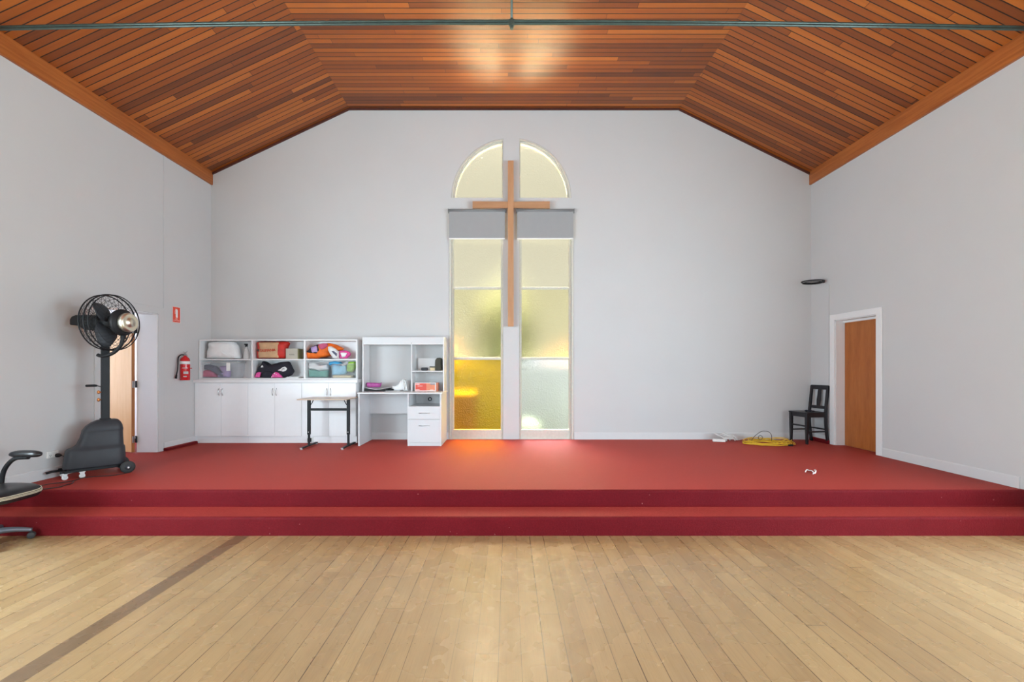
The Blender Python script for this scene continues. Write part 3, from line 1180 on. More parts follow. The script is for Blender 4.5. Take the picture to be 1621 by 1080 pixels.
# ---- kraft and red bag
kb_ = empty('paper_bag', (bx(430, 7.56), 7.60, ZS))
def loc(pts_, e):
    return [(p[0] - e.location.x, p[1] - e.location.z) for p in pts_]
bag = MB()
puff(bag, loc(zp([(405.5, 567.6), (405, 558), (406, 550), (405, 541), (415, 540.6), (432, 541), (446, 540.4), (455, 541), (455.5, 544), (452, 551), (453, 560), (451, 567.6)], 7.56, ZS + 0.002), kb_), -0.085, 0.13, 2, 0.004)
bag.build('bag_body', M['red_cloth'], kb_)
m = MB()
puff(m, loc(zp([(408, 566.5), (406.5, 560), (409, 550), (407.5, 542), (420, 541.6), (440, 541.8), (440, 555), (439.5, 566.5), (425, 566.6)], 7.50, ZS + 0.002), kb_), -0.096, -0.02, 2, 0.003)
m.build('front_panel', M['kraft'], kb_)
text_mesh('lettering', 'TASMANIA', 0.066, M['print_red'], kb_, (bx(423.5, 7.5) - kb_.location.x, -0.101, bz(555, 7.5) - ZS), (pi / 2, radians(-3), 0), 0.002, 0.85)
m = MB()
puff(m, loc(zp([(407.3, 556.5), (407, 553), (409.3, 552.5), (409.8, 556.5)], 7.5), kb_), -0.10, -0.09, 1, 0.0, 16)
m.build('printed_badge', M['black_print'], kb_)
tag(kb_, 'bulging kraft-fronted bag with red sides and red lettering in the top middle bay', 'bag')
# ---- beige box
bb = empty('cardboard_box', (bx(463.5, 7.58), 7.59, ZS))
w_ = (bx(472, 7.55) - bx(453.5, 7.55)) / 2
MB().box(-w_, w_, -0.05, 0.12, 0.0005, bz(552, 7.55) - ZS).build('box_body', M['beige_box'], bb, bevel=0.002)
text_mesh('lettering', 'VOGEL', 0.028, M['black_print'], bb, (0.005, -0.0508, 0.075), (pi / 2, 0, 0), 0.0004)
MB().box(w_, w_ + 0.014, -0.045, 0.115, 0.0005, bz(552.5, 7.55) - ZS).build('side_sleeve', M['olive'], bb)
tag(bb, 'small beige cardboard box with black lettering beside the kraft and red bag', 'box')

# ---- black backpack / clothes, lower middle bay
bp = empty('sports_bag', (bx(430, 7.56), 7.60, ZB))
m = MB()
puff(m, loc(zp([(400.5, 597.5), (403, 588), (405, 582), (411, 576.5), (411.5, 571.6), (415, 571.6), (420, 576), (427, 577.5), (433, 575.5), (441, 573.2), (454, 572.2), (458, 580), (461.5, 588), (459, 593.5), (450, 598), (440, 598.2)], 7.54, ZB + 0.002), bp), -0.075, 0.13, 9, 0.006, 56)
m.build('bag_body', M['black_cloth'], bp)
m = MB()
puff(m, loc(zp([(401, 597.8), (404.5, 590), (409, 588.8), (412, 590), (409.5, 597.8)], 7.5, ZB + 0.002), bp), -0.088, -0.03, 2, 0.002, 24)
m.build('pink_panel', M['pink_cloth'], bp)
m = MB()
puff(m, loc(zp([(427, 598), (430, 592), (434, 589), (439, 590), (443, 594), (446, 598)], 7.5, ZB + 0.002), bp), -0.092, -0.03, 4, 0.002, 24)
m.build('pink_panel', M['pink_cloth'], bp)
for (x_, y_, rx_, rz_) in ((434, 591.5, .010, .012), (432, 595.5, .014, .008), (437, 593, .008, .008), (429.5, 597, .01, .006)):
    MB().ball((bx(x_, 7.5) - bp.location.x, -0.090, bz(y_, 7.5) - ZB), rx_, 0.005, rz_, 10, 6).build('white_print', M['white'], bp)
m = MB()
puff(m, loc(zp([(438, 586.5), (443, 584), (446, 581.3), (450, 580.6), (453, 584), (451, 587), (447, 588.8), (443, 587.5)], 7.5), bp), -0.083, -0.05, 4, 0.001, 24)
m.build('white_emblem', M['white'], bp)
m = MB()
m.tube([(bx(445.2, 7.5) - bp.location.x, -0.084, bz(586.8, 7.5) - ZB), (bx(447, 7.5) - bp.location.x, -0.085, bz(583.6, 7.5) - ZB), (bx(449.4, 7.5) - bp.location.x, -0.085, bz(583, 7.5) - ZB), (bx(448.6, 7.5) - bp.location.x, -0.085, bz(585.6, 7.5) - ZB)], 0.004, 6)
m.build('emblem_line', M['black_cloth'], bp)
m = MB()
m.prism([(bx(412, 7.5) - bp.location.x, bz(581.8, 7.5) - ZB), (bx(415.6, 7.5) - bp.location.x, bz(581.6, 7.5) - ZB), (bx(414, 7.5) - bp.location.x, bz(578, 7.5) - ZB)], -0.088, -0.07, 'y')
m.build('white_logo', M['white'], bp)
m = MB()
m.tube([(bx(421, 7.5) - bp.location.x, -0.086, bz(589, 7.5) - ZB), (bx(424.5, 7.5) - bp.location.x, -0.087, bz(591, 7.5) - ZB), (bx(422.5, 7.5) - bp.location.x, -0.087, bz(593, 7.5) - ZB)], 0.003, 6)
m.tube([(bx(424, 7.5) - bp.location.x, -0.086, bz(591, 7.5) - ZB), (bx(427, 7.5) - bp.location.x, -0.087, bz(589.4, 7.5) - ZB)], 0.003, 6)
m.build('white_logo', M['white'], bp)
m = MB()
puff(m, loc(zp([(410, 597.4), (412, 591), (419, 587), (427, 589), (428, 594), (424, 599.5), (414, 598.8)], 7.45, ZB + 0.001), bp), -0.105, -0.04, 5, 0.003, 28)
m.build('front_pocket', M['black_cloth'], bp)
tag(bp, 'slumped black sports bag with pink panels and white emblem in the lower middle bay', 'bag')
# ---- loose papers
for i in range(3):
    z = ZB + 0.001 + i * 0.007
    m = MB(Matrix.Translation((bx(466, 7.6), 7.6, z)) @ Matrix.Rotation(radians(-6 + 7 * i), 4, 'Z'))
    m.box(-0.12 + 0.01 * i, 0.10, -0.06, 0.10, 0, 0.006)
    o = m.build('paper_stack', M['white'])
    tag(o, ['lowest thin sheaf of white paper beside the black sports bag', 'middle sheaf in the small pile of white paper by the black sports bag', 'topmost sheaf in the small pile of white paper by the black sports bag'][i], 'paper', 'white papers in the lower middle bay')

# ---- orange bag and plastic bags, top right bay
ob = empty('fabric_bag', (bx(505, 7.56), 7.58, ZS))
m = MB()
puff(m, loc(zp([(482.5, 567.6), (481, 560), (484, 556), (492, 549), (503, 544), (517, 542.6), (528, 545), (541, 551), (539, 554), (528, 552), (522, 556), (522, 563), (510, 566), (498, 567.6)], 7.52, ZS + 0.002), ob), -0.07, 0.16, 11, 0.006, 60, cx=bx(505, 7.52) - ob.location.x, cz=bz(557, 7.52) - ob.location.z)
m.build('bag_body', M['orange_cloth'], ob)
m = MB()
puff(m, loc(zp([(484, 557.5), (492, 549.2), (502, 545), (504, 550), (506, 555), (500, 560), (490, 559)], 7.5), ob), -0.085, -0.01, 3, 0.003, 28)
m.build('dark_print', M['black_cloth'], ob)
m = MB()
puff(m, loc(zp([(491.5, 550.5), (501, 546.5), (502.5, 552), (502.8, 557.5), (494, 559), (492, 556)], 7.5), ob), -0.090, -0.04, 3, 0.002, 24)
m.build('lilac_print', M['lilac_cloth'], ob)
m = MB()
puff(m, loc(zp([(503, 545), (511, 543.4), (517, 543.6), (518, 548), (514, 552), (508, 554), (504.5, 551)], 7.5), ob), -0.088, -0.01, 6, 0.003, 24)
m.build('red_print', M['dusty_pink'], ob)
m = MB()
puff(m, loc(zp([(502, 567.8), (508, 566), (516, 565.6), (528, 567.8)], 7.5, ZS + 0.002), ob), -0.085, 0.0, 6, 0.002, 24)
m.build('black_trim', M['black_cloth'], ob)
tag(ob, 'crumpled orange cloth bag with lilac and red prints in the top right bay', 'bag')
wb_ = empty('plastic_bag', (bx(530, 7.53), 7.50, ZS))
m = MB()
puff(m, loc(zp([(519.5, 549), (524, 548), (531, 552), (536, 557), (536.5, 563), (534, 567.6), (528, 567.6), (523, 561), (520, 555)], 7.48, ZS + 0.001), wb_), -0.065, 0.03, 6, 0.004, 32)
m.build('bag_body', M['cloth_white'], wb_)
m = MB()
puff(m, loc(zp([(525, 556), (529, 555.6), (534, 560), (533, 564.6), (531, 562), (528, 559.5)], 7.45), wb_), -0.078, -0.03, 6, 0.001, 24)
m.build('grey_print', M['slate_cloth'], wb_)
tag(wb_, 'white plastic bag with dark print leaning on the orange bag', 'bag')
pb = empty('plastic_bag', (bx(545, 7.53), 7.54, ZS))
m = MB()
puff(m, loc(zp([(536, 567.6), (535, 560), (536.5, 555), (545, 554.6), (552.5, 557), (553.5, 562), (548, 567.6)], 7.5, ZS + 0.001), pb), -0.05, 0.06, 7, 0.005, 32)
m.build('bag_body', M['pink_cloth'], pb)
m = MB()
puff(m, loc(zp([(538, 558.6), (544, 558), (549, 559), (546, 565), (541, 566)], 7.48), pb), -0.064, -0.01, 7, 0.003, 24)
m.build('white_patch', M['white'], pb)
tag(pb, 'pink and white crumpled bag at the right end of the top right bay', 'bag')

# ---- tubs in the lower right bay
tub(bx(485.5, 7.53), bx(519.5, 7.53), bz(573, 7.53), 7.52, 7.74, 'open clear tub holding a teal and a white towel in the lower right bay')
o = puff(MB(), zp([(488.5, 597.5), (488, 585), (497, 585.5), (505, 588), (512, 586.5), (518, 586), (517, 597.5)], 7.58, ZB + 0.008), 7.545, 7.715, 5, 0.003).build('folded_towel', M['teal_cloth'])
tag(o, 'teal towel folded at the bottom of the open tub', 'towel')
o = puff(MB(), zp([(488, 584), (488, 574.5), (496, 573.4), (503, 577), (508, 580), (517, 577), (518.6, 585), (512, 586), (505, 587.6), (497, 585)], 7.58), 7.545, 7.715, 9, 0.004).build('folded_towel', M['cloth_white'])
tag(o, 'white towel heaped above the teal towel in the open tub', 'towel')
tub(bx(522.5, 7.53), bx(561.0, 7.53) , bz(576, 7.53), 7.52, 7.72, 'overfull clear tub with blue and lime cloths in the lower right bay')
o = puff(MB(), zp([(525, 594), (524, 580), (528, 577), (540, 579), (547, 578), (549, 586), (546, 592), (535, 594)], 7.57), 7.545, 7.69, 9, 0.004).build('crumpled_cloth', M['lightblue_cloth'])
tag(o, 'light blue cloth filling the overfull tub', 'cloth', 'cloths in the overfull tub')
o = puff(MB(), zp([(519.5, 576.5), (521, 573), (529, 571.8), (537, 573), (542, 577), (536, 577.4), (527, 576.4), (521, 579)], 7.55), 7.51, 7.69, 3, 0.003).build('crumpled_cloth', M['blue_cloth'])
tag(o, 'bright blue cloth spilling over the left rim of the overfull tub', 'cloth', 'cloths in the overfull tub')
o = puff(MB(), zp([(548, 588), (548.5, 578), (551, 572.5), (561.5, 572), (561.6, 578), (560, 585), (555, 589.6)], 7.55), 7.53, 7.69, 4, 0.004).build('crumpled_cloth', M['green_cloth'])
tag(o, 'lime green cloth heaped at the right of the overfull tub', 'cloth', 'cloths in the overfull tub')
o = MB().box(bx(527, 7.56), bx(556, 7.56), 7.56, 7.68, ZB + 0.006, bz(594.5, 7.56)).build('card_box', M['cream'], bevel=0.002)
tag(o, 'flat cream card box lying at the bottom of the overfull tub', 'box')
m = MB()
m.tube([(bx(540.5, 7.5), 7.508, bz(578.0, 7.5)), (bx(542.9, 7.5), 7.508, bz(579.6, 7.5))], 0.0038, 8)
m.tube([(bx(549.0, 7.5), 7.508, bz(572.6, 7.5)), (bx(550.2, 7.5), 7.508, bz(574.6, 7.5))], 0.0038, 8)
for q in range(3):
    m.tube([(bx(540.5 + q * 1.2, 7.5), 7.508, bz(578.0 + q * 0.8, 7.5)), (bx(549.0 + q * .6, 7.5), 7.508, bz(572.6 + q * 1.0, 7.5))], 0.0038, 8)
o = m.build('clothes_hanger', M['white_plastic'])
tag(o, 'white plastic hanger bars sticking out slantwise above the overfull tub', 'hanger')

# ------------------------------------------------------------------ adjustable table
tb = empty('folding_table', (-2.87, 7.07, STG))
TH = 0.785
m = MB()
m.box(-0.385, 0.375, -0.28, 0.29, TH - 0.018, TH)
m.build('tabletop', M['table_wood'], tb, bevel=0.005, seg=3)
for sx in (-1, 1):
    X = sx * 0.315 - 0.005
    lg = MB().box(X - 0.024, X + 0.024, -0.017, 0.017, 0.20, TH - 0.018).build('leg', M['black_metal'], tb, bevel=0.004)
    MB().box(X - 0.017, X + 0.017, -0.011, 0.011, 0.035, 0.22).build('inner_post', M['black_metal'], lg, bevel=0.002)
    MB().cyl((X, -0.0165, 0.24), (X, -0.026, 0.24), 0.007, 10).build('bolt', M['chrome'], lg)
    ft = MB().box(X - 0.020, X + 0.020, -0.27, 0.29, 0.014, 0.036).build('foot', M['black_metal'], tb, bevel=0.004)
    for yy in (-0.25, 0.27):
        MB().lathe([(0, 0), (0.018, 0), (0.018, 0.010), (0.008, 0.015), (0, 0.015)], (X, yy, 0.0), (0, 0, 1), 14).build('levelling_foot', M['chrome'], ft)
    MB().box(X - 0.018, X + 0.018, -0.274, -0.268, 0.015, 0.035).build('end_cap', M['chrome'], ft)
    MB().tube([(X - sx * 0.0, 0, TH - 0.15), (X - sx * 0.045, 0, TH - 0.085), (X - sx * 0.075, 0, TH - 0.022)], 0.007, 8).build('brace', M['black_metal'], tb)
MB().box(-0.30, 0.29, -0.012, 0.012, TH - 0.205, TH - 0.165).build('cross_rail', M['black_metal'], tb, bevel=0.003)
MB().box(-0.30, 0.29, -0.02, 0.02, TH - 0.032, TH - 0.018).build('top_rail', M['black_metal'], tb)
tag(tb, 'small wood-topped table on black T-shaped legs in front of the white cabinets', 'table')

# ------------------------------------------------------------------ desk with hutch
DX0, DX1 = bx(567.0, 7.15), -1.088
DF = 7.15
DT = bz(621.5, DF)
CAB_MEL, CAB_EDGE = M['melamine'], M['melamine_edge']
M['melamine'], M['melamine_edge'] = M['desk_white'], M['desk_edge']
dk = empty('desk', ((DX0 + DX1) / 2, DF, STG))
ox, oz = dk.location.x, STG
hw_ = (DX1 - DX0) / 2
T = DT - STG
dd = YB - DF - 0.03
MB().box(-hw_ - 0.012, hw_ + 0.014, -0.015, dd, T - 0.025, T).build('desktop', M['melamine_edge'], dk, bevel=0.002)
MB().box(-hw_, -hw_ + 0.022, 0.0, dd, 0, T - 0.025).build('side_panel', M['melamine'], dk)
MB().box(hw_ - 0.022, hw_, 0.0, dd, 0, T - 0.025).build('side_panel', M['melamine'], dk)
px0 = bx(645.3, 7.17) - ox
MB().box(px0, px0 + 0.018, 0.012, dd, 0, T - 0.025).build('pedestal_panel', M['melamine'], dk)
MB().box(-hw_ + 0.022, px0, dd - 0.10, dd - 0.085, bz(655, 7.7) - oz, T - 0.025).build('modesty_panel', M['melamine'], dk)
zD1 = bz(643.5, DF) - oz
zD2 = bz(664, DF) - oz
zP = 0.055
d = MB().box(px0 + 0.001, hw_ - 0.023, -0.004, 0.014, zD2 + 0.002, zD1).build('drawer', M['melamine'], dk, bevel=0.0015)
pc = (px0 + hw_) / 2
MB().tube([(pc - 0.085, 0.0, bz(654, DF) - oz), (pc - 0.08, -0.022, bz(654, DF) - oz), (pc + 0.08, -0.022, bz(654, DF) - oz), (pc + 0.085, 0.0, bz(654, DF) - oz)], 0.0055, 8).build('handle', M['chrome'], d)
d = MB().box(px0 + 0.001, hw_ - 0.023, -0.004, 0.014, zP + 0.004, zD2 - 0.002).build('drawer', M['melamine'], dk, bevel=0.0015)
MB().tube([(pc - 0.085, 0.0, bz(674, DF) - oz), (pc - 0.08, -0.022, bz(674, DF) - oz), (pc + 0.08, -0.022, bz(674, DF) - oz), (pc + 0.085, 0.0, bz(674, DF) - oz)], 0.0055, 8).build('handle', M['chrome'], d)
MB().box(px0 + 0.018, hw_ - 0.022, 0.02, 0.035, 0, zP).build('plinth', M['melamine'], dk)
MB().box(px0 + 0.018, hw_ - 0.022, 0.016, dd - 0.02, zD1 - 0.018, zD1 - 0.001).build('niche_floor', M['melamine'], dk)
nb = MB().box(px0 + 0.018, hw_ - 0.022, dd - 0.03, dd - 0.018, zD1, T - 0.025).build('niche_back', M['melamine'], dk)
nx = bx(680.5, 7.75) - ox
MB().lathe([(0.020, 0), (0.034, 0), (0.034, 0.006), (0.020, 0.006)], (nx, dd - 0.031, bz(632.0, 7.75) - oz), (0, -1, 0), 20).build('cable_grommet', M['grey_plastic'], nb)
# hutch, part of the desk
HF = 7.47 - DF
hzt = bz(534, 7.47) - oz
hx0, hx1 = bx(573.6, 7.47) - ox, hw_
th = 0.020
hu = MB().box(hx0, hx0 + th, HF, dd, T, hzt).build('hutch_side', M['melamine_edge'], dk)
MB().box(hx1 - th, hx1, HF, dd, T, hzt + 0.003).build('hutch_side', M['melamine_edge'], dk)
hd_ = bx(650.5, 7.47) - ox
MB().box(hd_, hd_ + 0.016, HF + 0.01, dd, T, hzt - 0.11).build('hutch_divider', M['melamine_edge'], dk)
MB().box(hx0 + th, hx1 - th, HF + 0.006, HF + 0.022, hzt - 0.105, hzt).build('fascia', M['melamine'], dk)
MB().box(hx0 + th, hx1 - th, HF + 0.022, dd, hzt - 0.018, hzt).build('hutch_top', M['melamine'], dk)
MB().box(hx0 + th, hx1 - th, HF + 0.004, dd, hzt - 0.122, hzt - 0.105).build('hutch_rail', M['melamine_edge'], dk)
zs2 = bz(587, 7.47) - oz
MB().box(hd_ + 0.016, hx1 - th, HF + 0.008, dd - 0.006, zs2 - 0.018, zs2).build('hutch_shelf', M['melamine_edge'], dk)
tag(dk, 'white desk with drawer pedestal and open hutch standing left of the arched window', 'desk')
MB().ball((hd_ + 0.008, HF + 0.001, hzt - 0.10), 0.006, 0.004, 0.006, 8, 6).build('screw_cap', M['black_plastic'], dk)

# things on the desk
ZD = DT + 0.0005
bf = MB()
bf.prism([(-0.20, 0), (0.12, 0), (0.15, 0.012), (0.21, 0.055), (0.05, 0.028), (-0.02, 0.020), (-0.21, 0.050)], -0.10, 0.10, 'y')
o = bf.build('ring_binder', M['black_plastic'], bevel=0.004)
o.location = (-2.232, 7.60, ZD)
tag(o, 'flat black folder lying on the desk under the purple basket', 'folder')
m = MB()
m.prism([(-0.19, 0.054), (-0.02, 0.026), (0.05, 0.034), (0.20, 0.063), (0.20, 0.068), (0.05, 0.040), (-0.02, 0.032), (-0.19, 0.060)], -0.09, 0.09, 'y')
o = m.build('paper_sheet', M['white'])
o.location = (-2.235, 7.60, ZD)
tag(o, 'bent white sheet of paper lying between the black folder and the purple basket', 'paper')
# purple basket
pk = empty('purple_basket', (bx(591, 7.56), 7.60, ZD + 0.068))
def bring(sx_, sy_, z, n=24, j=0.0):
    out = []
    for q in range(n):
        a = 2 * pi * q / n
        zz = z + (j * (0.6 * sin(3 * a + 0.5) + 0.4 * sin(5 * a)) if j else 0)
        out.append((sx_ * math.copysign(abs(cos(a)) ** 0.6, cos(a)), sy_ * math.copysign(abs(sin(a)) ** 0.6, sin(a)), zz))
    return out
m = MB()
m.loft([bring(0.105, 0.065, 0.0), bring(0.118, 0.075, 0.03), bring(0.132, 0.083, 0.072, j=0.012), bring(0.126, 0.078, 0.070, j=0.012), bring(0.112, 0.07, 0.03), bring(0.10, 0.06, 0.006)])
m.build('basket_body', M['purple'], pk)
tag(pk, 'small purple plastic basket resting on papers on the desk', 'basket')
# white paper heap / dark flat case
o = MB().box(-0.075, 0.085, -0.06, 0.06, 0, 0.032).build('black_case', M['black_plastic'], bevel=0.012, seg=3)
o.location = (bx(616, 7.58), 7.60, ZD + 0.008)
tag(o, 'low black case on the desk next to the heap of white envelopes', 'case')
o = MB().box(-0.14, 0.16, -0.08, 0.08, 0, 0.007).build('paper_sheet', M['white'])
o.location = (bx(618, 7.56), 7.60, ZD)
tag(o, 'white sheet of paper lying flat under the low black case', 'paper')
ev = MB()
puff(ev, [(-0.13, 0.01), (-0.15, 0.085), (-0.10, 0.075), (-0.03, 0.12), (0.02, 0.20), (0.06, 0.21), (0.10, 0.12), (0.11, 0.01)], -0.06, 0.06, 5, 0.006, 40)
o = ev.build('paper_heap', M['white'])
o.location = (bx(633.5, 7.58), 7.62, ZD)
tag(o, 'crumpled heap of white paper with a tall peak on the desk', 'paper')
for i in range(3):
    m = MB(Matrix.Translation((bx(641.5 + 2.2 * i, 7.6), 7.62, ZD + 0.0065)) @ Matrix.Rotation(radians(-9 - 1.5 * i), 4, 'Y'))
    m.box(-0.006, 0.006, -0.09, 0.09, 0.0, 0.195 - 0.006 * i)
    o = m.build('document_folder', [M['white'], M['white_plastic'], M['white']][i], bevel=0.002)
    tag(o, ['leftmost of the three slim white folders leaning beside the paper heap', 'middle of the three slim white folders leaning beside the paper heap', 'slim white folder leaning nearest the hutch divider'][i], 'folder', 'white folders leaning on the desk')
# red and white carton
ct = empty('carton', (bx(673.5, 7.55), 7.60, ZD))
cw_, ch_ = (bx(690, 7.53) - bx(656.5, 7.53)) / 2, bz(607, 7.53) - bz(620.5, 7.53)
MB().box(-cw_, cw_, -0.07, 0.10, 0, ch_).build('carton_body', M['white'], ct, bevel=0.002)
MB().box(-cw_ + 0.012, 0.02, -0.0712, -0.069, 0.012, ch_ - 0.010).build('red_panel', M['carton_red'], ct)
MB().box(0.02, cw_ - 0.012, -0.0712, -0.069, 0.012, ch_ - 0.010).build('orange_panel', M['carton_orange'], ct)
MB().box(0.085, cw_ - 0.012, -0.0718, -0.069, ch_ - 0.035, ch_ - 0.012).build('grey_label', M['grey_print'], ct)
MB().box(cw_, cw_ + 0.03, -0.04, 0.10, 0, ch_ - 0.004).build('side_flap', M['carton_orange'], ct)
for (a, b, c, d) in ((-cw_ + 0.018, -cw_ + 0.085, ch_ - 0.032, ch_ - 0.020), (-cw_ + 0.05, -cw_ + 0.135, ch_ - 0.060, ch_ - 0.054),
                     (-cw_ + 0.018, -cw_ + 0.085, 0.020, 0.030), (0.08, 0.14, 0.018, 0.026)):
    MB().box(a, b, -0.0718, -0.069, c, d).build('white_print', M['white'], ct)
tag(ct, 'red, orange and white carton on the desk in the right bay of the hutch', 'carton')
# on the hutch shelf
ZH = STG + zs2 + 0.0005
o = MB().box(-0.055, 0.055, -0.035, 0.035, 0, 0.052).build('black_box', M['grey_plastic'], bevel=0.014, seg=3)
o.location = (bx(671.8, 7.58), 7.60, ZH)
tag(o, 'small rounded dark grey box on the hutch shelf', 'box')
o = MB().box(-0.05, 0.05, -0.05, 0.05, 0, 0.052).build('small_box', M['cream'], bevel=0.002)
o.location = (bx(685.5, 7.58), 7.61, ZH)
tag(o, 'small pale box under the dark book on the hutch shelf', 'box')
o = MB().box(-0.058, 0.05, -0.055, 0.055, 0, 0.020).build('small_book', M['book_dark'], bevel=0.003)
o.location = (bx(685.5, 7.58), 7.61, ZH + 0.053)
tag(o, 'dark book lying on top of the small pale box', 'book')
m = MB()
m.prism([(-0.055, 0), (0.055, 0), (0.055, 0.205), (0.035, 0.222), (-0.02, 0.218), (-0.050, 0.18), (-0.056, 0.12)], -0.07, 0.07, 'y')
o = m.build('toiletry_bag', M['book_dark'], bevel=0.012, seg=3)
o.location = (bx(694.0, 7.57), 7.60, ZH)
tag(o, 'upright dark olive pouch against the right side of the hutch shelf', 'pouch')
o = MB().box(-0.20, 0.19, -0.003, 0.003, 0, 0.215).build('white_board', M['white'], bevel=0.001)
o.location = (bx(680, 7.75), 7.760, ZH)
tag(o, 'plain white board leaning at the back of the hutch shelf behind the small boxes', 'board')

# ------------------------------------------------------------------ sockets
def socket(loc_, rz, label, plug=True, dark=False):
    e = empty('power_socket', loc_, rz)       # local: faces -Y
    MB().box(-0.062, 0.062, -0.020, 0.0, -0.038, 0.038).build('face_plate', M['white_plastic'], e, bevel=0.005, seg=3)
    for sx in (-0.032, 0.032):
        m = MB()
        m.box(sx - 0.010, sx - 0.006, -0.0212, -0.019, -0.012, 0.000)
        m.box(sx + 0.006, sx + 0.010, -0.0212, -0.019, -0.012, 0.000)
        m.box(sx - 0.002, sx + 0.002, -0.0212, -0.019, -0.026, -0.016)
        m.build('pin_slots', M['black_plastic'], e)
        MB().box(sx - 0.006, sx + 0.006, -0.024, -0.019, 0.016, 0.028).build('switch', M['white_plastic'], e, bevel=0.001)
    return tag(e, label, 'power socket')


so = socket((XL, 5.09, bz(719.5, 5.09)), pi / 2, 'white double power socket on the left wall beside the mist fan')
pg = empty('power_plug', (XL + 0.0215, 5.125, bz(721, 5.125)))
m = MB().lathe([(0, 0), (0.020, 0), (0.024, 0.01), (0.022, 0.03), (0.014, 0.042), (0.010, 0.055), (0, 0.055)], (0, 0, 0), (1, 0, 0), 18)
m.build('plug_body', M['black_plastic'], pg)
ca = [(0.05, 0, 0), (0.08, 0.02, -0.02), (0.09, 0.05, -0.12), (0.10, 0.07, -0.20)]
MB().tube(ca, 0.004, 8).build('cable', M['dark_cable'], pg)
tag(pg, 'black power plug in the wall socket behind the mist fan', 'plug')
e = empty('cable_outlet', (bx(491.5, CF + 0.04), CF + 0.0445, STG + 0.058))
MB().box(-0.05, 0.05, -0.008, 0.0, -0.040, 0.040).build('face_plate', M['white_plastic'], e, bevel=0.003)
MB().box(-0.035, 0.018, -0.045, -0.008, -0.035, 0.028).build('black_adaptor', M['black_plastic'], e, bevel=0.004)
tag(e, 'small outlet with black adaptor in the cabinet plinth behind the table leg', 'power socket')

# ------------------------------------------------------------------ mist fan
cfx, cfy = -4.90, 5.24
dv = Vector((-0.66, -0.75, 0)).normalized()
ev_ = Vector((0.75, -0.66, 0)).normalized()
fan = empty('misting_fan', (cfx, cfy, STG))
FM = Matrix(((dv.x, ev_.x, 0, 0), (dv.y, ev_.y, 0, 0), (0, 0, 1, 0), (0, 0, 0, 1)))   # local x = forward d, y = e


def cowl_ring(z, xa, xb, w, n=40, p=0.45, wf=0.8):
    out = []
    c, h = (xa + xb) / 2, (xb - xa) / 2
    for i in range(n):
        a = 2 * pi * i / n
        x = math.copysign(abs(cos(a)) ** p, cos(a))
        y = math.copysign(abs(sin(a)) ** p, sin(a))
        ww = w * (1 - (1 - wf) * (x + 1) / 2)
        out.append((c + h * x, ww * y, z))
    return out


m = MB(FM)
m.loft([cowl_ring(0.110, -0.265, 0.275, 0.185), cowl_ring(0.125, -0.27, 0.275, 0.19), cowl_ring(0.22, -0.268, 0.262, 0.185), cowl_ring(0.30, -0.265, 0.252, 0.18),
        cowl_ring(0.322, -0.262, 0.238, 0.173), cowl_ring(0.338, -0.252, 0.195, 0.158), cowl_ring(0.37, -0.250, 0.160, 0.149), cowl_ring(0.44, -0.247, 0.132, 0.142), cowl_ring(0.50, -0.246, 0.118, 0.138),
        cowl_ring(0.522, -0.248, 0.115, 0.138), cowl_ring(0.530, -0.249, 0.112, 0.141), cowl_ring(0.58, -0.240, 0.080, 0.130), cowl_ring(0.615, -0.225, 0.035, 0.115), cowl_ring(0.640, -0.205, -0.01, 0.09), cowl_ring(0.648, -0.18, -0.04, 0.06)])
m.build('water_tank_cowl', M['grey_plastic'], fan)
m = MB(FM)
m.box(-0.30, 0.30, -0.13, -0.10, 0.075, 0.105)
m.box(-0.30, 0.30, 0.10, 0.13, 0.075, 0.105)
m.box(-0.28, -0.25, -0.19, 0.19, 0.065, 0.095)
m.box(0.24, 0.27, -0.16, 0.16, 0.075, 0.105)
m.build('base_frame', M['black_metal'], fan, bevel=0.004)
# towing foot poking out to the left wall
MB(FM).tube([(0.26, -0.05, 0.09), (0.36, -0.05, 0.085), (0.40, -0.05, 0.075)], 0.014, 10).build('front_stay', M['black_metal'], fan)
for sy in (0.205, -0.205):
    w_ = MB(FM).lathe([(0.0, -0.020), (0.030, -0.022), (0.060, -0.022), (0.070, -0.014), (0.073, 0), (0.070, 0.014), (0.060, 0.022), (0.030, 0.022), (0, 0.020)], (-0.268, sy, 0.074), (0, 1, 0), 32).build('wheel', M['rubber'], fan)
    s2 = 1 if sy > 0 else -1
    MB(FM).lathe([(0.0, 0.026), (0.026, 0.026), (0.034, 0.020), (0.036, 0.014)], (-0.268, sy, 0.074), (0, s2, 0), 24).build('wheel_rim', M['grey_plastic'], w_)
    MB(FM).cyl((-0.268, sy + s2 * 0.02, 0.074), (-0.268, sy + s2 * 0.045, 0.074), 0.010, 12).build('axle_end', M['chrome'], w_)
for (lx, ly) in ((0.26, 0.11), (0.12, 0.12), (0.26, -0.11)):
    cs = MB(FM)
    cs.box(lx - 0.028, lx + 0.028, ly - 0.02, ly + 0.02, 0.070, 0.076)
    cs.prism([(lx - 0.022, 0.070), (lx + 0.022, 0.070), (lx + 0.010, 0.022), (lx - 0.014, 0.022)], ly - 0.019, ly - 0.015, 'y')
    cs.prism([(lx - 0.022, 0.070), (lx + 0.022, 0.070), (lx + 0.010, 0.022), (lx - 0.014, 0.022)], ly + 0.015, ly + 0.019, 'y')
    c_ = cs.build('castor', M['chrome'], fan)
    MB(FM).lathe([(0, -0.013), (0.024, -0.013), (0.027, -0.008), (0.027, 0.008), (0.024, 0.013), (0, 0.013)], (lx, ly, 0.0275), (0, 1, 0), 20).build('castor_wheel', M['white_plastic'], c_)
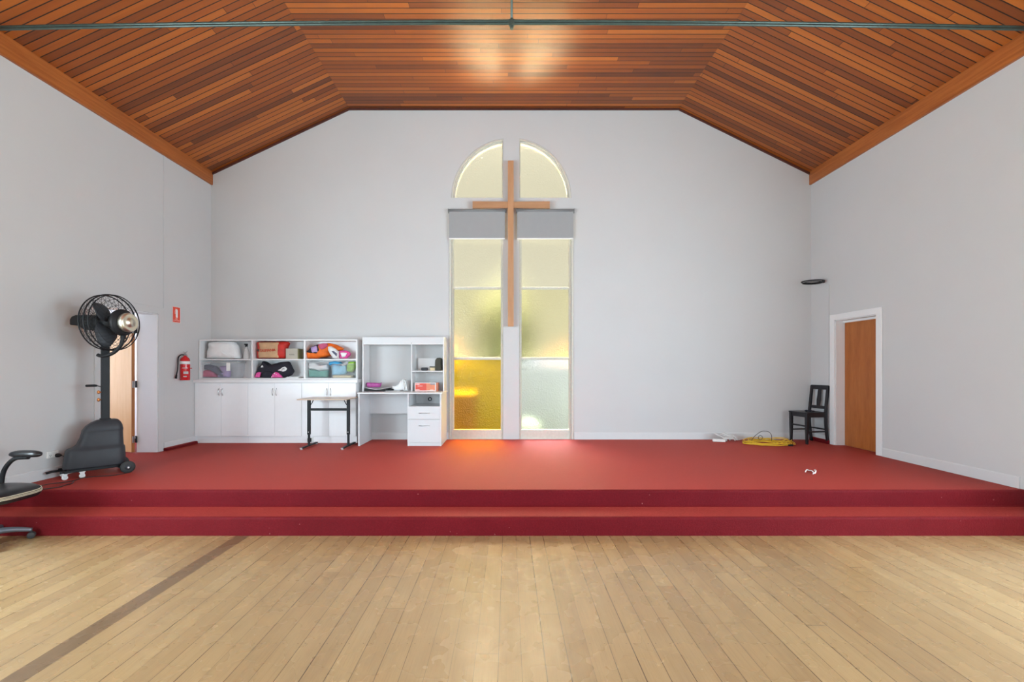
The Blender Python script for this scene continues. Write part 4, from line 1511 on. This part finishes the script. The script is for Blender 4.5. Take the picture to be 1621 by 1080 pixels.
# post
PX = -0.09
MB(FM).box(PX - 0.038, PX + 0.038, -0.038, 0.038, 0.60, 1.62).build('post', M['black_metal'], fan, bevel=0.006)
MB(FM).box(PX - 0.048, PX + 0.048, -0.048, 0.048, 0.62, 0.66).build('post_collar', M['black_plastic'], fan, bevel=0.006)
for z in (0.975, 0.885):
    MB(FM).lathe([(0, 0.0), (0.008, 0), (0.008, 0.014), (0.020, 0.018), (0.022, 0.030), (0.014, 0.036), (0, 0.037)], (PX + 0.038, 0.022, z), (1, 0.25, 0), 16).build('adjusting_knob', M['copper'], fan)
m = MB(FM)
m.tube([(PX + 0.038, -0.02, 1.04), (PX + 0.07, -0.02, 1.05)], 0.006, 8)
m.tube([(PX + 0.07, -0.02, 1.05), (PX + 0.09, -0.02, 1.052), (PX + 0.165, -0.02, 1.052), (PX + 0.172, -0.02, 1.052)], [0.012, 0.015, 0.014, 0.009], 12)
m.build('crank_handle', M['black_plastic'], fan)

# head: local frame with +x along the blowing direction
hc = Vector((-4.673 - cfx, 5.20 - cfy, 2.146 - STG))
HM = Matrix.Translation(hc) @ Matrix.Rotation(atan2(-0.055, 0.998), 4, 'Z')
R0 = 0.325
m = MB(HM)


def ringpts(r, x, n=56):
    return [(x, r * cos(2 * pi * i / n), r * sin(2 * pi * i / n)) for i in range(n)]


m.tube(ringpts(R0, 0.0), 0.008, 8, closed=True)
m.tube(ringpts(R0 - 0.004, 0.05), 0.006, 8, closed=True)
m.tube(ringpts(R0 - 0.006, -0.065), 0.007, 8, closed=True)
m.build('guard_rim', M['black_metal'], fan)
m = MB(HM)
for r, x in ((0.27, 0.092), (0.20, 0.115)):
    m.tube(ringpts(r, x, 48), 0.0022, 5, closed=True)
for i in range(32):
    a = 2 * pi * i / 32
    p_ = []
    for t in range(7):
        u = t / 6
        r = 0.10 + (R0 - 0.10) * u
        x = 0.13 - 0.13 * u ** 2.6
        aa = a + 0.55 * (1 - u)
        p_.append((x, r * cos(aa), r * sin(aa)))
    m.tube(p_, 0.0017, 4, caps=False)
m.build('front_guard', M['black_metal'], fan)
m = MB(HM)
for r, x in ((0.27, -0.10), (0.20, -0.125), (0.13, -0.14)):
    m.tube(ringpts(r, x, 48), 0.0022, 5, closed=True)
for i in range(36):
    a = 2 * pi * i / 36
    for sgn in (1, -1):
        p_ = []
        for t in range(6):
            u = t / 5
            r = 0.08 + (R0 - 0.08) * u
            x = -0.145 + 0.085 * u ** 2.6
            aa = a + sgn * 0.45 * (1 - u)
            p_.append((x, r * cos(aa), r * sin(aa)))
        m.tube(p_, 0.0014, 4, caps=False)
m.build('rear_guard', M['black_metal'], fan)
# blades
for k_ in range(3):
    a0 = radians(118 + 120 * k_)
    m = MB(HM)
    rows = []
    for i in range(9):
        u = i / 8
        r = 0.06 + 0.225 * u
        wid = 0.075 + 0.30 * math.sin(pi * min(1, u * 0.92 + 0.12)) * 0.55
        sweep = 0.35 * u
        row = []
        for j in range(7):
            v = j / 6 - 0.5
            ang_ = a0 + sweep + v * wid / max(r, 0.09)
            x = -0.01 + v * 0.085 * (1 - 0.4 * u) + 0.012 * (1 - 4 * v * v)
            row.append((x, r * cos(ang_), r * sin(ang_)))
        rows.append(row)
    for th_ in (0.0,):
        V = [[m._v(p) for p in row] for row in rows]
        V2 = [[m._v((p[0] - 0.003, p[1], p[2])) for p in row] for row in rows]
        for i in range(8):
            for j in range(6):
                m._f([V[i][j], V[i + 1][j], V[i + 1][j + 1], V[i][j + 1]], True)
                m._f([V2[i][j], V2[i][j + 1], V2[i + 1][j + 1], V2[i + 1][j]], True)
        per = [(0, j) for j in range(6)] + [(i, 6) for i in range(8)] + [(8, j) for j in range(6, 0, -1)] + [(i, 0) for i in range(8, 0, -1)]
        for q in range(len(per)):
            a_, b_ = per[q], per[(q + 1) % len(per)]
            m._f([V[a_[0]][a_[1]], V[b_[0]][b_[1]], V2[b_[0]][b_[1]], V2[a_[0]][a_[1]]])
    m.build('fan_blade', M['grey_plastic'], fan)
MB(HM).lathe([(0, -0.08), (0.07, -0.08), (0.075, -0.05), (0.07, 0.04), (0, 0.045)], (0, 0, 0), (1, 0, 0), 28).build('rotor_hub', M['black_plastic'], fan)
# motor housing reaching back
m = MB(HM)
m.lathe([(0, -0.34), (0.055, -0.338), (0.085, -0.31), (0.092, -0.26), (0.092, -0.14), (0.10, -0.13), (0.10, -0.10), (0, -0.09)], (0, 0, 0), (1, 0, 0), 28)
m.build('motor_housing', M['black_plastic'], fan)
m = MB(HM)
m.prism([(-0.45, -0.03), (-0.45, 0.035), (-0.425, 0.07), (-0.38, 0.085), (-0.24, 0.085), (-0.24, -0.06), (-0.30, -0.045)], -0.065, 0.065, 'y')
m.build('motor_hood', M['black_plastic'], fan, bevel=0.02, seg=4)
# misting disc in front
m = MB(HM)
m.lathe([(0, 0.10), (0.12, 0.10), (0.150, 0.115), (0.158, 0.14), (0.150, 0.165), (0.125, 0.178), (0.105, 0.180), (0, 0.18)], (0, 0, 0), (1, 0, 0), 40)
m.build('mist_housing', M['black_plastic'], fan)
hubd = MB(HM).lathe([(0.108, 0.180), (0.112, 0.19), (0.113, 0.222), (0.104, 0.240), (0.086, 0.246), (0.078, 0.240), (0.050, 0.243), (0.046, 0.254), (0.0, 0.256)], (0, 0, 0), (1, 0, 0), 40).build('hub_cap', M['gold_metal'], fan)
m = MB(HM)
for i in range(3):
    a = radians(30 + 120 * i)
    m.cyl((0.06, 0.10 * cos(a), 0.10 * sin(a)), (0.12, 0.10 * cos(a), 0.10 * sin(a)), 0.008, 8)
m.cyl((0.03, 0, 0), (0.11, 0, 0), 0.03, 16)
m.build('disc_mount', M['black_plastic'], fan)
# drain hose curving from the disc down and back to the post
post_top = (FM @ Vector((PX, 0, 0)))
hose = []
A = HM @ Vector((0.14, 0.0, -0.155))
hz_ = 1.611 + (583 - 568) * 5.2 / 700 - STG
pth = [A, A + Vector((0.0, 0.0, -0.05)), A + Vector((-0.01, -0.01, -0.11)), A + Vector((-0.05, -0.02, -0.17)), A + Vector((-0.11, -0.025, -0.215)),
       A + Vector((-0.18, -0.03, -0.235)), A + Vector((-0.235, -0.03, -0.235)), A + Vector((-0.262, -0.03, -0.225))]
# smooth the path
sm = []
for i in range(len(pth) - 1):
    p0, p1, p2, p3 = pth[max(i - 1, 0)], pth[i], pth[i + 1], pth[min(i + 2, len(pth) - 1)]
    for q in range(5):
        t = q / 5
        sm.append(0.5 * ((2 * p1) + (p2 - p0) * t + (2 * p0 - 5 * p1 + 4 * p2 - p3) * t * t + (3 * p1 - p0 - 3 * p2 + p3) * t ** 3))
sm.append(pth[-1])
MB().tube(sm, 0.020, 12).build('drain_hose', M['black_plastic'], fan)
# yoke joining post and motor
PT = Vector((post_top.x, post_top.y, 1.62))
m = MB()
m.tube([PT - Vector((0, 0, 0.05)), PT + Vector((0, 0, 0.06)), HM @ Vector((-0.17, 0, -0.10)), HM @ Vector((-0.17, 0, -0.03))], [0.035, 0.034, 0.03, 0.03], 14)
m.build('yoke', M['black_metal'], fan)
# valve below the disc
MB(HM).box(0.13, 0.17, -0.02, 0.02, -0.19, -0.15).build('drain_valve', M['black_plastic'], fan, bevel=0.005)
# its lead, lying on the carpet
def P3(x, y, z0=STG + 0.006):
    D_ = (EYE - z0) * F / (y - CY)
    return Vector((bx(x, D_), D_, z0))
def smooth_path(pts_, k_=6):
    out = []
    for i in range(len(pts_) - 1):
        p0, p1, p2, p3 = pts_[max(i - 1, 0)], pts_[i], pts_[i + 1], pts_[min(i + 2, len(pts_) - 1)]
        for q in range(k_):
            t = q / k_
            out.append(0.5 * ((2 * p1) + (p2 - p0) * t + (2 * p0 - 5 * p1 + 4 * p2 - p3) * t * t + (3 * p1 - p0 - 3 * p2 + p3) * t ** 3))
    out.append(pts_[-1])
    return out
c1 = [P3(212, 741), P3(205, 747), P3(190, 751), P3(170, 753.5), P3(150, 754.5), P3(130, 757), P3(117, 761), P3(100, 764), P3(84, 765.5), P3(70, 768), P3(58, 770)]
lead = MB().tube(smooth_path(c1), 0.005, 8).build('power_lead', M['dark_cable'])
tag(lead, 'thin dark lead lying on the carpet around the mist fan', 'cable')
tag(fan, 'black wheeled misting fan with round wire guard and grey water tank by the left door', 'fan')
c1 = [P3(117, 762), P3(113, 766), P3(104, 768), P3(95, 771), P3(84, 772.6), P3(74, 774), P3(66, 774.6)]
lead = MB().tube(smooth_path(c1), 0.005, 8).build('power_lead', M['dark_cable'])
tag(lead, 'short dark loop of cable on the carpet at the stage edge by the office chair', 'cable')

# ------------------------------------------------------------------ fire extinguisher and sign
EYY = 7.09
fe = empty('fire_extinguisher', (XL + 0.075, EYY, bz(602, 7.1)))
HE = 0.31
m = MB().lathe([(0, 0), (0.062, 0.0), (0.066, 0.006), (0.066, HE), (0.058, HE + 0.035), (0.035, HE + 0.06), (0.022, HE + 0.068), (0.020, HE + 0.085), (0, HE + 0.085)], n=32)
m.build('cylinder_body', M['red_paint'], fe)
MB().lathe([(0.0665, HE - 0.055), (0.0672, HE - 0.055), (0.0672, HE - 0.005), (0.0665, HE - 0.005)], n=32).build('white_band', M['white'], fe)
for (a0_, a1_, z0_, z1_) in ((-75, -15, 0.10, 0.14), (-75, -35, 0.05, 0.07), (-90, -20, 0.19, 0.20)):
    m = MB()
    for q in range(6):
        aa, ab = radians(a0_ + (a1_ - a0_) * q / 6), radians(a0_ + (a1_ - a0_) * (q + 1) / 6)
        m.loft([[(0.0672 * cos(aa), 0.0672 * sin(aa), z0_), (0.0672 * cos(ab), 0.0672 * sin(ab), z0_), (0.066 * cos(ab), 0.066 * sin(ab), z0_)],
                [(0.0672 * cos(aa), 0.0672 * sin(aa), z1_), (0.0672 * cos(ab), 0.0672 * sin(ab), z1_), (0.066 * cos(ab), 0.066 * sin(ab), z1_)]])
    m.build('label_print', M['white'], fe)
m = MB()
m.cyl((0, 0, HE + 0.08), (0, 0, HE + 0.115), 0.018, 14)
m.box(-0.016, 0.016, -0.018, 0.018, HE + 0.085, HE + 0.11)
m.build('valve', M['chrome'], fe)
m = MB()
m.tube([(-0.01, 0, HE + 0.11), (0.03, -0.03, HE + 0.13), (0.075, -0.05, HE + 0.155)], 0.007, 8)
m.tube([(0.0, 0, HE + 0.10), (0.04, -0.03, HE + 0.095), (0.08, -0.05, HE + 0.075)], 0.007, 8)
m.tube([(-0.01, 0, HE + 0.11), (-0.02, 0.0, HE + 0.15)], 0.005, 8)
m.build('squeeze_handle', M['chrome'], fe)
hs = smooth_path([Vector((-0.01, -0.015, HE + 0.095)), Vector((-0.03, -0.06, HE + 0.09)), Vector((-0.04, -0.095, HE + 0.04)), Vector((-0.035, -0.11, HE - 0.06)), Vector((-0.03, -0.125, 0.16)), Vector((-0.03, -0.145, 0.09))])
MB().tube(hs, 0.009, 10).build('hose', M['black_plastic'], fe)
MB().tube([hs[-1], hs[-1] + Vector((0, -0.012, -0.06))], [0.012, 0.016], 12).build('nozzle', M['black_plastic'], fe)
MB().box(-0.075, -0.062, -0.03, 0.03, 0.02, HE + 0.02).build('wall_bracket', M['chrome'], fe)
MB().tube([(0.06, 0.01, HE - 0.12), (0.085, 0.02, HE - 0.12), (0.086, 0.03, HE - 0.118)], 0.006, 8).build('strap_clip', M['red_paint'], fe)
tag(fe, 'red fire extinguisher with white band and black hose hanging on the left wall', 'fire extinguisher')

sg = empty('fire_sign', (XL + 0.0015, 7.0, bz(498.5, 7.0)), pi / 2)
sw, shh = 0.082, 0.125
MB().box(-sw, sw, -0.003, 0.0, -shh, shh).build('sign_plate', M['sign_red'], sg, bevel=0.001)
m = MB()
m.frame(-sw + 0.002, sw - 0.002, -shh + 0.002, shh - 0.002, -0.0042, -0.0030, 0.004)
m.build('sign_border', M['white'], sg)
m = MB()
m.box(-0.018, 0.026, -0.0045, -0.003, -0.045, 0.075)
m.box(-0.006, 0.014, -0.0045, -0.003, 0.075, 0.092)
m.tube([(0.0, -0.0038, 0.088), (-0.022, -0.0038, 0.092), (-0.032, -0.0038, 0.06), (-0.032, -0.0038, 0.01)], 0.0025, 6)
m.build('extinguisher_symbol', M['white'], sg)
text_mesh('lettering', 'FIRE', 0.026, M['white'], sg, (0, -0.0038, -0.066), (pi / 2, 0, 0), 0.0004)
text_mesh('lettering', 'EXTINGUISHER', 0.019, M['white'], sg, (0, -0.0038, -0.092), (pi / 2, 0, 0), 0.0004)
tag(sg, 'small red fire extinguisher sign on the wall above the extinguisher', 'sign')

# ------------------------------------------------------------------ black wooden chair
ch = empty('wooden_chair', (5.085, 7.50, STG + 0.0), 0)
ch.rotation_euler = (0, 0, radians(188))      # local +x is the front of the chair
SH = 0.525
hwc = 0.185
MB().prism([(-0.185, -0.175), (-0.185, 0.175), (0.0, 0.190), (0.205, 0.198), (0.215, 0.18), (0.215, -0.18), (0.205, -0.198), (0.0, -0.190)], SH - 0.022, SH, 'z').build('seat', M['black_paint'], ch, bevel=0.007, seg=3)
m = MB()
m.box(-0.17, 0.185, -0.178, -0.160, SH - 0.082, SH - 0.022)
m.box(-0.17, 0.185, 0.160, 0.178, SH - 0.082, SH - 0.022)
m.box(0.170, 0.188, -0.165, 0.165, SH - 0.082, SH - 0.022)
m.box(-0.175, -0.157, -0.155, 0.155, SH - 0.082, SH - 0.022)
m.build('apron', M['black_paint'], ch)
for sy in (-1, 1):
    y = sy * 0.168
    MB().loft([[(0.178 - s, y - s, 0.0), (0.178 + s, y - s, 0.0), (0.178 + s, y + s, 0.0), (0.178 - s, y + s, 0.0)] if z == 0 else
               [(0.178 - s, y - s, z), (0.178 + s, y - s, z), (0.178 + s, y + s, z), (0.178 - s, y + s, z)] for s, z in ((0.016, 0), (0.022, 0.30), (0.023, SH - 0.022))], smooth=False).build('leg', M['black_paint'], ch, bevel=0.003)
    # rear leg running up into the back post
    ctr = [(-0.215, 0.0), (-0.190, 0.15), (-0.172, 0.34), (-0.170, 0.50), (-0.180, 0.60), (-0.200, 0.78), (-0.222, 0.965)]
    rings = []
    for (x, z) in ctr:
        a_, b_ = 0.019, 0.018
        yy = y * (0.97 if z > 0.5 else 1)
        rings.append([(x - a_, yy - b_, z), (x + a_, yy - b_, z), (x + a_, yy + b_, z), (x - a_, yy + b_, z)])
    MB().loft(rings, smooth=False).build('rear_leg', M['black_paint'], ch, bevel=0.004)
    MB().box(-0.18, 0.175, y - 0.010, y + 0.010, 0.195, 0.217).build('side_stretcher', M['black_paint'], ch)
MB().box(0.165, 0.185, -0.165, 0.165, 0.285, 0.31).build('front_stretcher', M['black_paint'], ch)
MB().box(-0.200, -0.180, -0.165, 0.165, 0.225, 0.247).build('rear_stretcher', M['black_paint'], ch)
MB().prism([(-0.150, 0.90), (0.150, 0.90), (0.168, 0.972), (-0.168, 0.972)], -0.232, -0.206, 'x').build('top_rail', M['black_paint'], ch, bevel=0.004)
MB().prism([(-0.150, 0.575), (0.150, 0.575), (0.150, 0.625), (-0.150, 0.625)], -0.196, -0.174, 'x').build('lower_rail', M['black_paint'], ch, bevel=0.003)
spl = MB()
sp_pts = [(-0.030, 0.0), (-0.040, 0.10), (-0.034, 0.19), (-0.030, 0.285), (0.030, 0.285), (0.034, 0.19), (0.040, 0.10), (0.030, 0.0)]
spl.prism(sp_pts, -0.006, 0.006, 'x')
so_ = spl.build('splat', M['black_paint'], ch)
so_.location = (-0.187, 0, 0.62)
so_.rotation_euler = (0, radians(-6.5), 0)
tag(ch, 'black painted wooden chair with a slatted back standing in the right back corner', 'chair')
# dark bits on its seat
kt = MB()
ch_m = Matrix.Translation((5.085, 7.50, STG)) @ Matrix.Rotation(radians(188), 4, 'Z')
kt.M = ch_m
kt.ball((0.055, 0.02, SH + 0.017), 0.030, 0.02, 0.016, 12, 8)
kt.ball((0.00, 0.03, SH + 0.019), 0.028, 0.02, 0.018, 12, 8)
kt.tube([(0.055, 0.02, SH + 0.017), (0.0, 0.03, SH + 0.021), (-0.04, 0.05, SH + 0.012), (-0.09, 0.02, SH + 0.008)], 0.008, 8)
o = kt.build('small_cable', M['black_cloth'])
tag(o, 'small black tangle lying on the seat of the black wooden chair', 'cable')

# ------------------------------------------------------------------ ring bracket in the corner
rb = empty('ring_bracket', (XR - 0.19, 7.50, bz(446, 7.5)))
m = MB()
m.tube([(0.165 * cos(2 * pi * i / 40), 0.150 * sin(2 * pi * i / 40), 0) for i in range(40)], 0.011, 8, closed=True)
m.build('ring', M['black_metal'], rb)
m = MB()
m.tube([(0.150 * cos(2 * pi * i / 40), 0.135 * sin(2 * pi * i / 40), -0.020) for i in range(40)], 0.007, 8, closed=True)
m.build('inner_ring', M['black_metal'], rb)
m = MB()
m.box(0.15, 0.19, -0.02, 0.02, -0.022, 0.012)
m.build('wall_plate', M['black_metal'], rb, bevel=0.003)
tag(rb, 'black metal ring bracket fixed high on the right wall near the corner', 'bracket')

# ------------------------------------------------------------------ cables on the stage
def coil(cx, cy, rx, ry, turns, r, h, seed, n=26):
    rnd = random.Random(seed)
    pts_ = []
    ox_, oy_, sxx, syy, tilt = 0, 0, 1, 1, 0
    prm = []
    for t in range(turns + 1):
        prm.append((rnd.uniform(-0.10, 0.10) * rx, rnd.uniform(-0.12, 0.12) * ry, rnd.uniform(0.62, 1.04), rnd.uniform(0.6, 1.04), rnd.uniform(0.004, h)))
    for t in range(turns):
        a, b = prm[t], prm[t + 1]
        for i in range(n):
            f = i / n
            q = [a[k2] * (1 - f) + b[k2] * f for k2 in range(5)]
            an = 2 * pi * f
            z = r + q[4] * (0.55 + 0.45 * sin(an * 2 + t)) + 0.0
            pts_.append((cx + q[0] + rx * q[2] * cos(an), cy + q[1] + ry * q[3] * sin(an), STG + max(z, r)))
    return pts_


yc = empty('extension_cord', (bx(1216, 7.35), 7.35, STG))
m = MB()
Lc = coil(0, 0, 0.41, 0.26, 10, 0.0065, 0.095, 4)
m.tube([(p[0], p[1], p[2] - STG) for p in Lc], 0.0062, 7)
m.build('cord_coil', M['yellow_cable'], yc)
m = MB()
m.tube(smooth_path([Vector((-0.25, 0.05, 0.05)), Vector((-0.19, 0.06, 0.12)), Vector((-0.08, 0.08, 0.19)), Vector((0.0, 0.08, 0.202)), Vector((0.07, 0.08, 0.18)), Vector((0.10, 0.07, 0.12)), Vector((0.09, 0.06, 0.04))]), 0.0045, 8)
m.tube([(-0.13 + 0.035 * cos(2 * pi * i / 16), 0.0, 0.105 + 0.035 * sin(2 * pi * i / 16)) for i in range(16)], 0.0042, 7, closed=True)
m.build('standing_loop', M['dark_cable'], yc)['label'] = 'thin grey-green loop rising from the coil'
m = MB()
m.box(0.20, 0.27, -0.24, -0.20, 0.004, 0.035)
m.build('plug', M['black_plastic'], yc, bevel=0.008)
tag(yc, 'coiled yellow extension cord heaped on the stage left of the black chair', 'extension cord')
wc = empty('white_cable_bundle', (bx(1146, 7.6), 7.58, STG))
m = MB()
rnd = random.Random(3)
for t in range(9):
    a = rnd.uniform(-0.14, 0.14)
    L2 = rnd.uniform(0.06, 0.12)
    m.tube([(a + L2 * cos(2 * pi * i / 20 + t), rnd.uniform(-0.002, 0.002) + 0.05 * sin(2 * pi * i / 20 + t) + 0.01 * (t - 4), 0.012 + 0.11 * abs(sin(pi * i / 20 + t * 0.5)) + 0.004 * t) for i in range(20)], 0.0055, 6, closed=True)
m.tube(smooth_path([Vector((0.05, 0, 0.05)), Vector((0.10, 0.01, 0.11)), Vector((0.17, 0.01, 0.10)), Vector((0.20, 0, 0.03)), Vector((0.26, -0.02, 0.04)), Vector((0.33, -0.02, 0.05))]), 0.004, 6)
m.build('cable_coils', M['white_cable'], wc)
m = MB(Matrix.Translation((-0.11, -0.03, 0.004)) @ Matrix.Rotation(radians(-18), 4, 'Z'))
m.box(-0.10, 0.10, -0.028, 0.028, 0.0, 0.045)
m.build('power_board', M['white_plastic'], wc, bevel=0.008, seg=3)
m = MB()
m.box(-0.02, 0.14, -0.04, 0.02, 0.045, 0.090)
m.build('adaptor', M['white_plastic'], wc, bevel=0.010, seg=3)
tag(wc, 'tangled white power board and cables lying on the stage against the back wall', 'cable')
sc1 = [P3(1275, 748), P3(1277, 746), P3(1281, 745.5), P3(1285, 747.5), P3(1290, 750), P3(1291.5, 747), P3(1289, 744.8), P3(1291, 749), P3(1287, 751)]
o = MB().tube(smooth_path([v + Vector((0, 0, 0.004 + 0.012 * (i % 2))) for i, v in enumerate(sc1)], 5), 0.006, 6).build('string_scrap', M['white'])
tag(o, 'small white scrap of tape lying on the red carpet at the right', 'scrap')

# ------------------------------------------------------------------ office chair, cut by the left edge of the picture
oc = empty('office_chair', (-4.76, 3.985, 0.0))
bc = Vector((0, 0, 0))
for k_ in range(5):
    a = radians(41 - 72 * k_)
    u = Vector((cos(a), sin(a), 0))
    p_ = [Vector((0, 0, 0.10)) + u * 0.03, u * 0.12 + Vector((0, 0, 0.115)), u * 0.22 + Vector((0, 0, 0.105)), u * 0.32 + Vector((0, 0, 0.078))]
    lg = MB().tube(smooth_path(p_, 4), [0.032 - 0.014 * i / 12 for i in range(13)], 12).build('base_leg', M['grey_metal'], oc)
    w = u * 0.315
    cw = MB()
    side = Vector((-u.y, u.x, 0))
    for s_ in (-1, 1):
        cw.lathe([(0, -0.010), (0.026, -0.010), (0.0295, -0.005), (0.0295, 0.005), (0.026, 0.010), (0, 0.010)], w + side * 0.016 * s_ + Vector((0, 0, 0.030)), side, 20)
    cw.cyl(w + Vector((0, 0, 0.03)), w + Vector((0, 0, 0.075)), 0.008, 8)
    cw.build('castor', M['rubber'], lg)
m = MB()
m.cyl((0, 0, 0.08), (0, 0, 0.26), 0.028, 18)
m.cyl((0, 0, 0.26), (0, 0, 0.42), 0.018, 18)
m.build('gas_column', M['black_metal'], oc)
MB().box(-0.12, 0.16, -0.08, 0.08, 0.40, 0.435).build('tilt_mechanism', M['black_metal'], oc, bevel=0.01)
# seat: thick cushion with a raised front
def seat_ring(s_, z, n=40):
    out = []
    for i in range(n):
        a = 2 * pi * i / n
        x = math.copysign(abs(cos(a)) ** 0.55, cos(a)) * 0.265 * s_
        y = math.copysign(abs(sin(a)) ** 0.55, sin(a)) * 0.255 * s_
        dz = -0.02 * max(0, x / 0.265) ** 2
        out.append((0.115 + x, y, z + dz))
    return out
m = MB()
m.loft([seat_ring(0.80, 0.432), seat_ring(0.95, 0.438), seat_ring(1.0, 0.460), seat_ring(1.0, 0.485), seat_ring(0.97, 0.505), seat_ring(0.90, 0.520), seat_ring(0.70, 0.530), seat_ring(0.40, 0.526), seat_ring(0.1, 0.524)])
st_ = m.build('seat', M['black_gloss'], oc)
for z in (0.478, 0.489, 0.500):
    MB().tube([(p[0], p[1], p[2]) for p in seat_ring(1.004 if z < 0.495 else 0.984, z)], 0.0038, 6, closed=True).build('piping', M['stripe'], st_)
# arms
for sy in (-1, 1):
    y = sy * 0.245
    p_ = smooth_path([Vector((-0.08, y * 0.93, 0.44)), Vector((-0.09, y, 0.52)), Vector((-0.07, y, 0.62)), Vector((-0.02, y, 0.70)), Vector((0.05, y, 0.748)), Vector((0.17, y, 0.758))], 5)
    ar = MB().tube(p_, 0.019, 12).build('arm_support', M['black_plastic'], oc)
    rings = []
    for i in range(13):
        u = i / 12
        x = -0.01 + 0.305 * u
        hw2 = 0.042 * (1 - abs(2 * u - 1) ** 4) ** 0.5 + 0.004
        hh2 = 0.031 * (1 - abs(2 * u - 1) ** 4) ** 0.5 + 0.002
        zc = 0.787 + 0.006 * sin(pi * u)
        rings.append([(x, y + hw2 * cos(2 * pi * q / 16), zc + hh2 * sin(2 * pi * q / 16)) for q in range(16)])
    MB().loft(rings).build('armrest', M['black_gloss'], oc)
# backrest (out of the picture)
rings = []
for (z, w, x, t_) in ((0.60, 0.19, -0.22, 0.03), (0.66, 0.225, -0.225, 0.04), (0.80, 0.235, -0.23, 0.045), (1.0, 0.23, -0.27, 0.04), (1.12, 0.20, -0.30, 0.03), (1.15, 0.17, -0.305, 0.015)):
    rings.append([(x + t_ * math.copysign(abs(cos(2 * pi * q / 24)) ** 0.7, cos(2 * pi * q / 24)), w * math.copysign(abs(sin(2 * pi * q / 24)) ** 0.5, sin(2 * pi * q / 24)), z) for q in range(24)])
MB().loft(rings).build('backrest', M['black_gloss'], oc)
MB().tube([(0.0, 0, 0.42), (-0.22, 0, 0.45), (-0.27, 0, 0.62), (-0.26, 0, 0.72)], 0.022, 10).build('back_support', M['black_plastic'], oc)
tag(oc, 'black padded office chair with pale piping at the left edge before the stage', 'office chair')

# ------------------------------------------------------------------ outside, glimpsed through the obscure glass
struct(MB().box(-40, 40, 11.1, 17.5, -0.4, -0.3).build('ground', M['ground']))  # pale paving strip added to bounce sunlight up to the ceiling
struct(MB().box(-60, 60, 17.5, 90, -0.4, -0.3).build('ground_far', M['lawn']))
struct(MB().box(-12, 12, YB + 0.16, 11.1, -0.4, -0.3).build('ground_lawn', M['lawn']))
fnc = MB().box(-12, 12, 11.0, 11.1, -0.3, 1.70).build('screen_fence', M['fence'], bevel=0.01)  # added screen, keeps the bright paving out of the low panes
tag(fnc, 'added grey fence screening the bright paving behind the two lowest obscure panes', 'fence')
o = MB().box(-10, -2.9, 20, 24, -0.3, 2.9).build('brick_outhouse', M['brick'])
tag(o, 'low reddish brick building blurred behind the left obscure pane', 'building')
o = MB().box(3.2, 9, 26, 30, -0.3, 2.6).build('brick_outhouse', M['brick'])
tag(o, 'low reddish brick building blurred behind the right obscure pane', 'building')
def bush(name, c, rx, ry, rz, seed, label, cat):
    m = MB()
    m.ball(c, rx, ry, rz, 28, 18)
    for v in m.bm.verts:
        d_ = (v.co - Vector(c))
        v.co += d_ * (0.28 * noise.noise(v.co * 1.3 + Vector((seed, 0, 0))) + 0.12 * noise.noise(v.co * 4))
    o_ = m.build(name, M['leaf'])
    return tag(o_, label, cat)
tree_ = bush('garden_tree', (-0.2, 22, 3.4), 1.4, 1.4, 2.2, 2, 'blurred green tree behind the pane nearest the cross', 'tree')
MB().cyl((-0.2, 22, -0.35), (-0.2, 22, 2.4), 0.13, 12).build('trunk', M['brown_timber'], tree_)
bush('garden_shrub', (0.42, 10.0, -0.02), 0.36, 0.40, 0.50, 4, 'low green shrub blurred behind the colourless bottom pane', 'shrub')
o = MB().box(-2.6, -0.72, 9.2, 10.2, -0.3, 1.06).build('timber_bin', M['brown_timber'], bevel=0.01)
tag(o, 'dark brown timber box blurred behind the gold pane', 'box')
